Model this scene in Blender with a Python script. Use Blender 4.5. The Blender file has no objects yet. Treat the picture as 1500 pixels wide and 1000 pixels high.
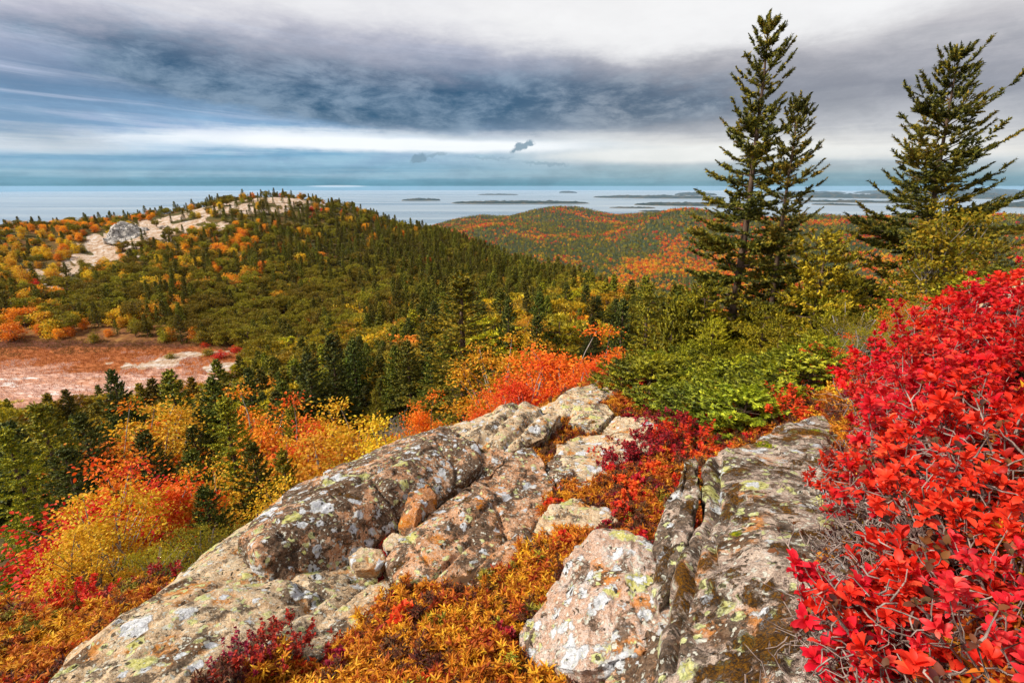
import bpy, bmesh, math, random
import numpy as np
from mathutils import Vector, Matrix
from mathutils.bvhtree import BVHTree
sc = bpy.context.scene
R = math.radians
# ------------------------------------------------------------------ camera
FPX = 708.0                      # focal length in photo pixels (1500 wide)
PITCH = math.atan(227.0 / FPX)
cam_d = bpy.data.cameras.new('camera')
cam_d.sensor_width = 36.0
cam_d.lens = 36.0 * FPX / 1500.0
cam_d.clip_start = 0.05
cam_d.clip_end = 250000.0
cam = bpy.data.objects.new('camera', cam_d)
cam.location = (0, 0, 0)
cam.rotation_euler = (math.pi / 2 - PITCH, 0, 0)
sc.collection.objects.link(cam)
sc.camera = cam
sc.view_settings.view_transform = 'Standard'
sc.view_settings.look = 'None'
sc.view_settings.gamma = 1
sc.view_settings.use_curve_mapping = False
sc.view_settings.exposure = 0.42
sc.cycles.max_bounces = 6
sc.cycles.diffuse_bounces = 3
sc.cycles.glossy_bounces = 2
sc.cycles.transmission_bounces = 3
sc.cycles.transparent_max_bounces = 6
sc.cycles.volume_bounces = 1
SEA = -320.0
cP, sP = math.cos(PITCH), math.sin(PITCH)

def ray(px, py):
    """unit direction of photo pixel (px, py) in the world (camera looks along +Y)"""
    a, b = px - 750.0, 500.0 - py
    v = np.array([a, FPX * cP + b * sP, -FPX * sP + b * cP])
    return v / np.linalg.norm(v)

def P(px, py, D):
    """world point on that ray at horizontal distance D"""
    v = ray(px, py)
    return v * (D / math.hypot(v[0], v[1]))

def azel(px, py):
    v = ray(px, py)
    return math.degrees(math.atan2(v[0], v[1])), math.degrees(math.asin(v[2]))

def project(p):
    p = np.atleast_2d(p)
    dep = p[:, 1] * cP - p[:, 2] * sP
    up = p[:, 1] * sP + p[:, 2] * cP
    dep = np.where(np.abs(dep) < 1e-6, 1e-6, dep)
    return 750 + FPX * p[:, 0] / dep, 500 - FPX * up / dep, dep

# ------------------------------------------------------------------ node helpers
class G:
    def __init__(s, tree):
        s.t = tree; s.n = tree.nodes; s.l = tree.links
        s.n.clear()
    def new(s, typ, **kw):
        n = s.n.new(typ)
        for k, v in kw.items(): setattr(n, k, v)
        return n
    def put(s, sock, v):
        if v is None: return
        if isinstance(v, bpy.types.NodeSocket): s.l.new(v, sock)
        else:
            if isinstance(v, (tuple, list)) and sock.type == 'RGBA' and len(v) == 3: v = (*v, 1)
            sock.default_value = v
    def m(s, op, a, b=None, c=None, clamp=False):
        n = s.new('ShaderNodeMath', operation=op, use_clamp=clamp)
        s.put(n.inputs[0], a); s.put(n.inputs[1], b); s.put(n.inputs[2], c)
        return n.outputs[0]
    def add(s, a, b): return s.m('ADD', a, b)
    def mul(s, a, b): return s.m('MULTIPLY', a, b)
    def sub(s, a, b): return s.m('SUBTRACT', a, b)
    def mix(s, f, a, b, mode='MIX'):
        n = s.new('ShaderNodeMix', data_type='RGBA', blend_type=mode, clamp_factor=True)
        s.put(n.inputs[0], f); s.put(n.inputs[6], a); s.put(n.inputs[7], b)
        return n.outputs[2]
    def comb(s, x, y, z=0.0):
        n = s.new('ShaderNodeCombineXYZ')
        s.put(n.inputs[0], x); s.put(n.inputs[1], y); s.put(n.inputs[2], z)
        return n.outputs[0]
    def noise(s, vec, scale, detail=4.0, rough=0.55, dist=0.0, col=False):
        n = s.new('ShaderNodeTexNoise')
        s.put(n.inputs['Vector'], vec); s.put(n.inputs['Scale'], scale)
        s.put(n.inputs['Detail'], detail); s.put(n.inputs['Roughness'], rough); s.put(n.inputs['Distortion'], dist)
        return n.outputs[1 if col else 0]
    def vor(s, vec, scale, feature='F1', out='Distance', rnd=1.0):
        n = s.new('ShaderNodeTexVoronoi', feature=feature)
        s.put(n.inputs['Vector'], vec); s.put(n.inputs['Scale'], scale); s.put(n.inputs['Randomness'], rnd)
        return n.outputs[out]
    def ss(s, x, lo, hi):
        """smoothstep from lo to hi"""
        n = s.new('ShaderNodeMapRange', interpolation_type='SMOOTHSTEP')
        s.put(n.inputs[0], x); n.inputs[1].default_value = lo; n.inputs[2].default_value = hi
        return n.outputs[0]
    def ramp(s, f, stops, interp='LINEAR'):
        n = s.new('ShaderNodeValToRGB'); n.color_ramp.interpolation = interp
        e = n.color_ramp.elements
        while len(e) < len(stops): e.new(0.5)
        for i, (p, c) in enumerate(stops):
            e[i].position = p; e[i].color = (*c, 1)
        s.put(n.inputs[0], f)
        return n.outputs[0]
    def vmath(s, op, a, b=None, scale=None):
        n = s.new('ShaderNodeVectorMath', operation=op)
        s.put(n.inputs[0], a); s.put(n.inputs[1], b)
        if scale is not None: n.inputs['Scale'].default_value = scale
        return n.outputs[0]

# ------------------------------------------------------------------ sun
SUN_EL, SUN_AZ = R(44), R(-104)        # azimuth clockwise from +Y (view direction)
sun_d = bpy.data.lights.new('sun', 'SUN')
sun_d.energy = 5.0
sun_d.angle = R(9)
sun_d.color = (1.0, 0.95, 0.86)
sun = bpy.data.objects.new('sun', sun_d)
sdir = Vector((math.sin(SUN_AZ) * math.cos(SUN_EL), math.cos(SUN_AZ) * math.cos(SUN_EL), math.sin(SUN_EL)))
sun.rotation_euler = sdir.to_track_quat('Z', 'Y').to_euler()
sun.location = (0, 0, 60)
sc.collection.objects.link(sun)

# ------------------------------------------------------------------ world: sky texture with a cloud deck
world = bpy.data.worlds.new('World')
sc.world = world
world.use_nodes = True
def build_world():
    g = G(world.node_tree)
    out = g.new('ShaderNodeOutputWorld')
    bg = g.new('ShaderNodeBackground')
    g.l.new(bg.outputs[0], out.inputs[0])
    sky = g.new('ShaderNodeTexSky', sky_type='NISHITA', sun_disc=False)
    sky.sun_elevation = SUN_EL; sky.sun_rotation = SUN_AZ
    sky.altitude = 400; sky.dust_density = 1.5
    tc = g.new('ShaderNodeTexCoord')
    d = tc.outputs['Generated']
    sep = g.new('ShaderNodeSeparateXYZ'); g.l.new(d, sep.inputs[0])
    X, Y, Z = sep.outputs
    A = g.mul(g.m('ARCTAN2', X, Y), 180 / math.pi)
    E0 = g.mul(g.m('ARCSINE', Z), 180 / math.pi)
    E = g.m('MAXIMUM', E0, 0.0)
    # warp
    wv = g.comb(g.mul(A, 0.035), g.mul(E, 0.11), 3.7)
    w1 = g.sub(g.noise(wv, 1.0, 10, 0.66), 0.5)
    wv2 = g.comb(g.mul(A, 0.05), g.mul(E, 0.2), 9.1)
    w2 = g.sub(g.noise(wv2, 1.6, 10, 0.68), 0.5)
    # the warp fades out at the horizon so that the layers lie flat there
    k = g.ss(E, 0.0, 9.0)
    Ew = g.add(E, g.mul(g.mul(w1, 7.0), k))
    Aw = g.add(A, g.mul(w2, 22.0))
    lift = g.mul(g.m('MAXIMUM', g.sub(g.m('ABSOLUTE', A), 12.0), 0.0), .058)
    El = g.add(Ew, g.mul(lift, g.ss(E, .5, 3.0)))
    # streaks: noise drawn out along slanting bands which fan from the left
    s1 = g.comb(g.mul(A, 0.018), g.mul(g.add(E, g.mul(A, 0.05)), 0.55), 1.3)
    st = g.noise(s1, 1.0, 7, 0.62, 0.6)
    s2 = g.comb(g.mul(A, 0.06), g.mul(E, 1.5), 5.3)
    stf = g.noise(s2, 1.0, 8, 0.64)
    cl = g.noise(g.comb(g.mul(A, 0.17), g.mul(E, 0.46), 0.4), 1.0, 10, 0.66, 0.2)
    # layer colours by elevation: left side (blue) and right side (grey)
    L = g.ramp(g.m('DIVIDE', g.add(El, g.mul(g.sub(stf, .5), 2.2)), 22.0, clamp=True), [
        (0.0, (.12, .27, .36)), (0.035, (.18, .34, .45)), (0.06, (.30, .45, .56)), (0.085, (.20, .36, .49)),
        (0.13, (.30, .46, .60)), (0.17, (.19, .36, .52)), (0.205, (.52, .64, .76)), (0.245, (.74, .80, .87)),
        (0.29, (.26, .40, .58)), (0.40, (.16, .25, .38)), (0.54, (.33, .37, .48)), (0.66, (.56, .55, .61)), (0.80, (.72, .70, .73)), (1.0, (.72, .72, .73))])
    Rr = g.ramp(g.m('DIVIDE', g.add(El, g.mul(g.sub(stf, .5), 1.8)), 22.0, clamp=True), [
        (0.0, (.16, .30, .37)), (0.03, (.22, .35, .42)), (0.07, (.32, .42, .47)), (0.12, (.42, .48, .52)),
        (0.16, (.60, .63, .65)), (0.21, (.74, .73, .71)), (0.28, (.46, .46, .48)), (0.42, (.28, .28, .31)),
        (0.54, (.38, .37, .39)), (0.66, (.60, .58, .58)), (0.80, (.76, .75, .74)), (1.0, (.78, .78, .78))])
    col = g.mix(g.ss(A, -18.0, 22.0), L, Rr)
    def blob(px, py, sx, sy, slope=0.0, aa=Aw, ee=Ew):
        a0, e0 = azel(px, py)
        u = g.m('DIVIDE', g.sub(aa, a0), sx)
        ev = g.sub(g.sub(ee, e0), g.mul(g.sub(aa, a0), slope))
        v = g.m('DIVIDE', ev, sy)
        r2 = g.add(g.mul(u, u), g.mul(v, v))
        return g.m('EXPONENT', g.mul(r2, -1.0))
    # streaks lighten / darken
    lstr = g.mul(g.ss(st, .48, .66), g.mul(g.ss(E, 2.0, 6.0), g.sub(1.0, g.ss(A, -12.0, 6.0))))
    col = g.mix(g.mul(lstr, .62), col, (.62, .66, .78))
    # top brightening
    col = g.mix(g.mul(g.ss(Ew, 13.0, 16.5), .9), col, (.82, .81, .81))
    top = blob(1000, 20, 26, 3.6)
    # dark mass
    dk = g.add(g.mul(blob(560, 138, 15, 3.0, -0.03), 1.3), g.mul(blob(930, 150, 14, 2.6, 0.0), .75))
    dk = g.add(dk, g.mul(blob(300, 100, 12, 2.8, -0.05), .9))
    dk = g.add(dk, g.mul(blob(60, 195, 9, 2.0, -.06), .35))
    dkn = g.m('MULTIPLY', dk, g.add(0.55, g.mul(g.ss(cl, .25, .70), .75)), clamp=True)
    deep = g.mix(g.ss(A, -4.0, 14.0), (.022, .105, .200), (.12, .14, .17))
    deepn = g.mix(g.ss(cl, .30, .70), g.mix(.75, deep, (.010, .055, .12)), g.mix(.45, deep, (.42, .46, .52)))
    col = g.mix(g.ss(dkn, .03, .72), col, deepn)
    # bright slot under the dark mass
    slot = blob(590, 213, 22, 0.75, 0.0, g.add(A, g.mul(w2, 9.0)), g.add(E, g.mul(w1, 1.8)))
    col = g.mix(g.m('MULTIPLY', g.ss(slot, .12, .75), .9), col, (.93, .95, .97))
    slot2 = blob(1010, 226, 16, 0.9, 0.0, g.add(A, g.mul(w2, 9.0)), g.add(E, g.mul(w1, 1.4)))
    col = g.mix(g.m('MULTIPLY', g.ss(slot2, .12, .75), .8), col, (.82, .82, .80))
    # grey upper fringe of the dark mass
    fr_ = blob(520, 70, 20, 2.2); col = g.mix(g.mul(fr_, .55), col, (.36, .36, .41))
    # light top
    col = g.mix(g.m('MULTIPLY', g.ss(top, .25, .8), .9), col, (.86, .85, .84))
    # fine texture
    col = g.mix(.42, col, g.mix(g.ss(cl, .32, .68), (.34, .35, .37), (.64, .64, .64)), 'OVERLAY')
    # two small ragged clouds
    for (px, py, sx, sy, sl, st_) in ((765, 214, 1.25, .55, .35, 1.0), (612, 232, 1.1, .5, .25, .8), (640, 227, 1.3, .25, .15, .5), (800, 240, 3.0, .22, -.1, .45), (720, 232, 3.0, .16, .02, .35)):
        na = g.add(A, g.mul(g.sub(g.noise(g.comb(A, E, 2.0), .9, 5, .65), .5), 2.6))
        ne = g.add(E, g.mul(g.sub(g.noise(g.comb(A, E, 7.0), .9, 5, .65), .5), 1.6))
        b = blob(px, py, sx, sy, sl, na, ne)
        col = g.mix(g.m('MULTIPLY', g.ss(b, .3, .7), st_ * .85), col, (.16, .25, .33))
    fb = blob(495, 273, 3.2, .12, 0.0, A, E0); col = g.mix(g.m('MULTIPLY', g.ss(fb, .25, .7), .7), col, (.72, .80, .86))
    # overhead and behind: even pale overcast
    col = g.mix(g.ss(E0, 19.0, 34.0), col, (.60, .61, .65))
    # gaps of the cloud deck show the clear sky behind
    skyc = g.vmath('SCALE', sky.outputs[0], scale=0.10)
    col = g.mix(0.10, col, skyc)
    col = g.mix(g.ss(E0, -0.2, -3.0), col, (.10, .16, .20))
    hs = g.new('ShaderNodeHueSaturation'); hs.inputs['Saturation'].default_value = 1.14; hs.inputs['Value'].default_value = .86; g.put(hs.inputs['Color'], col)
    g.put(bg.inputs[0], hs.outputs[0])
    bg.inputs[1].default_value = 1.0
build_world()
world.cycles.sampling_method = 'MANUAL'
world.cycles.sample_map_resolution = 512
# ------------------------------------------------------------------ numpy noise
def _hash(ix, iy, iz, seed):
    h = (ix.astype(np.int64) * 374761393 + iy.astype(np.int64) * 668265263 + iz.astype(np.int64) * 2147483647 + seed * 1274126177) & 0xFFFFFFFF
    h = ((h ^ (h >> 13)) * 1274126177) & 0xFFFFFFFF
    h = h ^ (h >> 16)
    return (h & 0xFFFFFF) / float(0xFFFFFF) * 2 - 1

def vnoise(p, seed=0):
    """smooth value noise of points (n,3) in -1..1"""
    f = np.floor(p); t = p - f; t = t * t * (3 - 2 * t)
    i = f.astype(np.int64)
    out = 0
    for dx in (0, 1):
        wx = t[:, 0] if dx else 1 - t[:, 0]
        for dy in (0, 1):
            wy = t[:, 1] if dy else 1 - t[:, 1]
            for dz in (0, 1):
                wz = t[:, 2] if dz else 1 - t[:, 2]
                out = out + wx * wy * wz * _hash(i[:, 0] + dx, i[:, 1] + dy, i[:, 2] + dz, seed)
    return out

def fbm(p, seed=0, octv=4, gain=0.5, lac=2.03):
    a, s, tot = 1.0, 0.0, 0.0
    for k in range(octv):
        s = s + a * vnoise(p + k * 17.3, seed + k); tot += a
        p = p * lac; a *= gain
    return s / tot

def fbm2(x, y, sc_, seed=0, octv=4, gain=0.5):
    return fbm(np.stack([x * sc_, y * sc_, np.zeros_like(x) + 0.37], 1), seed, octv, gain)

# ------------------------------------------------------------------ terrain height
CTRL = []                    # (azimuth deg, ln distance, z)
def cp(px, py, D):
    v = P(px, py, D); CTRL.append((math.degrees(math.atan2(v[0], v[1])), math.log(D), v[2]))
def cz(px, D, z, py=500):
    v = P(px, py, D); CTRL.append((math.degrees(math.atan2(v[0], v[1])), math.log(D), z))
for a_ in (-110, -70, -35, 0, 35, 70, 110):
    CTRL.append((a_, math.log(.3), -1.5 if a_ < 60 else -1.1))
# foreground ledge
for c in ((0, 995, 3.2), (0, 905, 4.6), (110, 985, 3.0), (120, 900, 4.7), (200, 1000, 2.5), (250, 868, 4.0), (300, 880, 3.6), (400, 950, 2.4), (560, 985, 1.62),
          (385, 795, 5.2), (480, 840, 3.3), (540, 705, 6.0), (600, 800, 2.75), (650, 672, 6.2), (750, 700, 3.9), (780, 612, 7.2), (870, 800, 2.35), (750, 990, 1.45),
          (890, 562, 8.8), (900, 650, 5.0), (1000, 640, 5.2), (1000, 700, 3.5), (1050, 800, 2.5), (1000, 1000, 1.5), (1000, 560, 8.6),
          (1065, 545, 13.0), (1210, 545, 9.0), (1130, 600, 6.3), (1200, 640, 4.2), (1150, 900, 1.7), (1300, 1000, 1.15), (1250, 780, 2.0),
          (1450, 760, 1.65), (1500, 520, 3.3), (1480, 440, 4.9), (1350, 560, 3.8), (1390, 480, 8.5), (1400, 462, 14.0), (1700, 440, 5.0), (1700, 620, 2.0)): cp(*c)
# the drop beyond the ledge
for c in ((320, 6.5, -5.6), (320, 20, -14.5), (320, 38, -22), (150, 7, -5.8), (60, 12, -8.7), (50, 25, -15.5), (-60, 25, -15), (-100, 10, -7), (-100, 5, -3.6), (50, 60, -29), (200, 60, -31),
          (500, 9, -8.0), (500, 20, -14.0), (600, 38, -19), (680, 10, -7.0), (680, 28, -13.8), (680, 60, -20), (560, 70, -27), (420, 80, -33), (800, 12, -7.5), (800, 30, -13.5),
          (900, 11, -6.0), (900, 28, -13.0), (900, 60, -22), (1020, 25, -14), (1020, 60, -30), (1200, 14, -6.0), (1200, 28, -16), (1200, 60, -36),
          (1400, 26, -11), (1400, 60, -34), (1600, 20, -8), (1600, 60, -30)): cz(*c)
# meadow
for px, D in ((-150, 115), (-150, 165), (0, 92), (0, 117), (0, 165), (120, 92), (120, 120), (120, 160), (250, 95), (250, 118), (230, 142), (340, 112)): cz(px, D, -38.6)
# the hill with the bare summit
for c in ((0, 430, 215), (0, 385, 260), (0, 337, 300), (130, 420, 215), (130, 372, 258), (130, 328, 300), (250, 430, 190), (250, 360, 248), (250, 312, 300),
          (430, 500, 138), (430, 450, 165), (430, 400, 200), (430, 350, 242), (430, 291, 300), (330, 298, 300), (520, 308, 296), (560, 400, 190), (560, 480, 120), (560, 350, 240),
          (620, 338, 282), (690, 366, 262), (690, 430, 150), (780, 408, 222), (780, 460, 110), (850, 432, 190), (910, 458, 150), (965, 488, 105), (1040, 505, 75)): cp(*c)
for c in ((-100, 420, -50), (130, 420, -50), (330, 420, -45), (430, 420, -42), (520, 400, -60), (620, 380, -75), (780, 320, -85), (910, 240, -85), (965, 160, -62), (1100, 130, -80),
          (1300, 130, -85), (1500, 130, -85), (1100, 260, -140), (1300, 260, -140), (1500, 260, -140), (-250, 300, -22), (-250, 165, -38), (-250, 60, -25)): cz(*c)
for px in (-150, 150, 430, 620): cz(px, 700, -150)
for px in (800, 1000, 1250, 1500): cz(px, 700, -195)

def far_h(x, y):
    D = np.hypot(x, y)
    base = -215 - 85 * np.clip((D - 1500) / 3200, 0, 1) - 55 * np.clip((D - 4700) / 1800, 0, 1)
    def hill(px, py, D0, h, sx, sy, rot=0.0, pw=1.0):
        c = P(px, py, D0)
        dx, dy = x - c[0], y - c[1]
        cr, sr = math.cos(rot), math.sin(rot)
        u, v = dx * cr + dy * sr, -dx * sr + dy * cr
        return (c[2], np.exp(-((u / sx) ** 2 + (v / sy) ** 2) ** pw))
    H = base
    for a in ((820, 304, 3050, 0, 430, 600), (690, 318, 3500, 0, 420, 500), (1010, 309, 2050, 0, 250, 420), (1120, 326, 1900, 0, 260, 420), (1200, 318, 2300, 0, 230, 420), (960, 312, 3300, 0, 330, 400),
              (600, 320, 4300, 0, 420, 420), (930, 316, 4000, 0, 260, 300), (1330, 330, 2200, 0, 420, 420), (1500, 322, 2300, 0, 480, 500), (1280, 322, 4300, 0, 700, 300), (740, 330, 2300, 0, 300, 500)):
        zt, w = hill(a[0], a[1], a[2], a[3], a[4], a[5])
        H = H + np.maximum(zt - H, 0) * w
    H = H + 24 * fbm2(x, y, 1 / 520.0, 5, 4) * np.clip((D - 500) / 900, 0, 1)
    # the ragged coast
    H = H + 14 * fbm2(x, y, 1 / 900.0, 11, 4) * np.clip((D - 4300) / 900, 0, 1)
    lf = np.clip((-x - 400 + 0.05 * y) / 900, 0, 1)          # land ends sooner on the left
    H = H - 120 * lf * np.clip((D - 1500) / 1500, 0, 1)
    return np.maximum(H, SEA - 60)

_c = np.array(CTRL)
_X = np.stack([_c[:, 0] / 26.0, _c[:, 1]], 1)
_w = _c[:, 2] / (np.exp(_c[:, 1]) + 1.0)
def _phi(r2):
    return 0.5 * r2 * np.log(r2 + 1e-12)
def _solve():
    n = len(_X)
    d2 = ((_X[:, None] - _X[None]) ** 2).sum(2)
    K = _phi(d2) + np.eye(n) * 0.004
    Pm = np.hstack([np.ones((n, 1)), _X])
    Am = np.block([[K, Pm], [Pm.T, np.zeros((3, 3))]])
    return np.linalg.solve(Am, np.concatenate([_w, np.zeros(3)]))
_sol = _solve()
def near_h(x, y):
    D = np.maximum(np.hypot(x, y), 0.25)
    az = np.clip(np.degrees(np.arctan2(x, y)), -75, 75)
    out = np.empty(len(x))
    for s in range(0, len(x), 20000):
        q = np.stack([az[s:s + 20000] / 26.0, np.log(D[s:s + 20000])], 1)
        d2 = ((q[:, None] - _X[None]) ** 2).sum(2)
        out[s:s + 20000] = _phi(d2) @ _sol[:-3] + _sol[-3] + q @ _sol[-2:]
    return out * (D + 1.0)

def terrain_h(x, y):
    x = np.atleast_1d(np.asarray(x, float)); y = np.atleast_1d(np.asarray(y, float))
    D = np.hypot(x, y)
    t = np.clip((np.log(np.maximum(D, 1)) - math.log(330)) / (math.log(850) - math.log(330)), 0, 1)
    t = t * t * (3 - 2 * t)
    zn = np.zeros(len(x)); m = t < 1
    if m.any():
        zn[m] = near_h(x[m], y[m])
        Dm = D[m]
        md = meadow_w(x[m], y[m])
        zn[m] += fbm2(x[m], y[m], 1 / 0.9, 3, 3) * 0.05 * np.clip(Dm / 2, 0, 1)
        zn[m] += fbm2(x[m], y[m], 1 / 9.0, 2, 4) * 0.55 * np.clip((Dm - 8) / 20, 0, 1) * (1 - md)
        zn[m] += fbm2(x[m], y[m], 1 / 45.0, 8, 4) * 2.2 * np.clip((Dm - 60) / 90, 0, 1) * (1 - md)
        zn[m] = zn[m] * (1 - md) + (-38.6) * md
    zf = far_h(x, y)
    return zn * (1 - t) + zf * t

def ellipse_w(x, y, cx, cy, rx, ry, rot=0.0, soft=0.25):
    c, s = math.cos(rot), math.sin(rot)
    u, v = ((x - cx) * c + (y - cy) * s) / rx, (-(x - cx) * s + (y - cy) * c) / ry
    r = np.hypot(u, v)
    t = np.clip((1 + soft - r) / (2 * soft), 0, 1)
    return t * t * (3 - 2 * t)
def meadow_w(x, y):
    """1 on the flat wet meadow"""
    n = fbm2(x, y, 1 / 9.0, 55, 4)
    x = x + n * 5; y = y + n * 4
    return ellipse_w(x, y, -124, 94, 69, 25, R(3), 0.14)

def terr1(x, y): return float(terrain_h([x], [y])[0])

# ------------------------------------------------------------------ scene helpers
def link(o): sc.collection.objects.link(o); return o
def mesh_obj(name, verts, faces, mat=None, parent=None, smooth=False, loc=None, mats=None, fmat=None):
    """faces: (n,3) or (n,4) array, or a list of such arrays"""
    me = bpy.data.meshes.new(name)
    verts = np.asarray(verts, np.float32)
    fl = faces if isinstance(faces, list) else [faces]
    fl = [np.asarray(f, np.int32) for f in fl if len(f)]
    nl = sum(f.size for f in fl); nf = sum(len(f) for f in fl)
    me.vertices.add(len(verts)); me.vertices.foreach_set('co', verts.ravel())
    me.loops.add(nl); me.polygons.add(nf)
    me.loops.foreach_set('vertex_index', np.concatenate([f.ravel() for f in fl]))
    tot = np.concatenate([np.full(len(f), f.shape[1], np.int32) for f in fl])
    st = np.concatenate([[0], np.cumsum(tot)[:-1]]).astype(np.int32)
    me.polygons.foreach_set('loop_start', st)
    me.polygons.foreach_set('loop_total', tot)
    if smooth: me.polygons.foreach_set('use_smooth', np.ones(nf, bool))
    me.update(calc_edges=True)
    if mat: me.materials.append(mat)
    o = bpy.data.objects.new(name, me); link(o)
    if parent: o.parent = parent
    if loc is not None: o.location = loc
    return o
def tag(o, label=None, cat=None, group=None, kind=None):
    if label: o['label'] = label
    if cat: o['category'] = cat
    if group: o['group'] = group
    if kind: o['kind'] = kind
    return o
def empty(name, loc=(0, 0, 0), rz=0.0, s=1.0):
    o = bpy.data.objects.new(name, None); o.location = loc; o.rotation_euler = (0, 0, rz); o.scale = (s, s, s)
    o.empty_display_size = 0.2
    return link(o)

def new_mat(name):
    m = bpy.data.materials.new(name); m.use_nodes = True
    g = G(m.node_tree)
    out = g.new('ShaderNodeOutputMaterial'); b = g.new('ShaderNodeBsdfPrincipled')
    g.l.new(b.outputs[0], out.inputs[0])
    return m, g, b, out
def bump(g, b, h, strength=0.5, dist=0.02):
    n = g.new('ShaderNodeBump'); n.inputs['Strength'].default_value = strength; n.inputs['Distance'].default_value = dist
    g.put(n.inputs['Height'], h); g.l.new(n.outputs[0], b.inputs['Normal'])

# ------------------------------------------------------------------ ground sheet
def terrain_masks(x, y):
    """bare rock (0..1) where stone shows on the far hill, and a tint field"""
    D = np.hypot(x, y)
    rock = np.zeros_like(x)
    for (px, py, D0, rx, ry, rot, s) in ROCK_PATCH:
        c = P(px, py, D0)
        rock = np.maximum(rock, s * ellipse_w(x, y, c[0], c[1], rx, ry, R(rot), 0.45))
    n = fbm2(x, y, 1 / 5.0, 21, 5, .65)
    return np.clip(rock + n * 1.9 - 0.24, 0, 1) * (rock > 0.01)
# (px, py, distance, half length across, half length along, rotation, strength)
ROCK_PATCH = [(190, 352, 268, 17, 13, 0, 1.0), (255, 335, 282, 26, 9, -6, .9), (330, 318, 294, 22, 8, -4, .85), (400, 300, 296, 20, 8, 0, .95), (300, 355, 262, 13, 6, 0, .9),
              (140, 378, 252, 12, 8, 0, 1.0), (105, 396, 243, 13, 6, 0, .9), (85, 424, 222, 8, 4, 0, .7), (430, 316, 282, 12, 6, 0, .8), (455, 300, 296, 12, 5, 0, .8), (350, 328, 280, 16, 6, 0, .85), (290, 322, 290, 20, 7, 0, .8), (60, 410, 235, 9, 4, 0, .6), (395, 325, 276, 12, 5, 0, .8),
              (300, 520, 133, 20, 2.6, 18, 1.0), (215, 522, 133, 8, 3, 0, 1.0), (335, 548, 120, 7, 3, 0, .95), (540, 490, 122, 14, 3.5, 0, .85), (590, 488, 112, 7, 3, 0, .8), (470, 488, 128, 8, 2.5, 0, .8),
              (350, 400, 212, 8, 3, 0, .6), (650, 408, 170, 5, 2.5, 0, .7), (625, 400, 176, 4, 2, 0, .7)]

def build_ground():
    na_in, nr = 620, 470
    az = np.concatenate([np.linspace(-180, -62, 30)[:-1], np.linspace(-62, 62, na_in), np.linspace(62, 180, 30)[1:-1]])
    rr = np.exp(np.linspace(math.log(0.3), math.log(7600), nr))
    rr = np.concatenate([rr, [12000, 25000, 44000]])
    A, Rr = np.meshgrid(np.radians(az), rr)
    x, y = (Rr * np.sin(A)).ravel(), (Rr * np.cos(A)).ravel()
    z = terrain_h(x, y)
    n_a = len(az)
    V = np.stack([x, y, z], 1)
    V = np.vstack([V, [[0, 0, float(z[:n_a].mean())]]])
    i = np.arange(len(rr) - 1)[:, None] * n_a; j = np.arange(n_a)[None]; j2 = (j + 1) % n_a
    F = np.stack([i + j, i + j2, i + n_a + j2, i + n_a + j], 2).reshape(-1, 4)[:, ::-1]
    c = len(V) - 1
    T = np.stack([np.full(n_a, c), (np.arange(n_a) + 1) % n_a, np.arange(n_a)], 1)[:, ::-1]
    o = mesh_obj('ground', V, [F, T], GROUND_MAT, smooth=True)
    xs, ys = V[:, 0].astype(float), V[:, 1].astype(float)
    a = o.data.attributes.new('rock', 'FLOAT', 'POINT'); a.data.foreach_set('value', terrain_masks(xs, ys).astype(np.float32))
    a = o.data.attributes.new('meadow', 'FLOAT', 'POINT'); a.data.foreach_set('value', (meadow_w(xs, ys) + .05 * ellipse_w(xs, ys, -118, 104, 96, 44, R(8), .1)).astype(np.float32))
    tag(o, kind='structure', label='autumn moorland and wooded hills falling to the sea')
    return o

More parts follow.
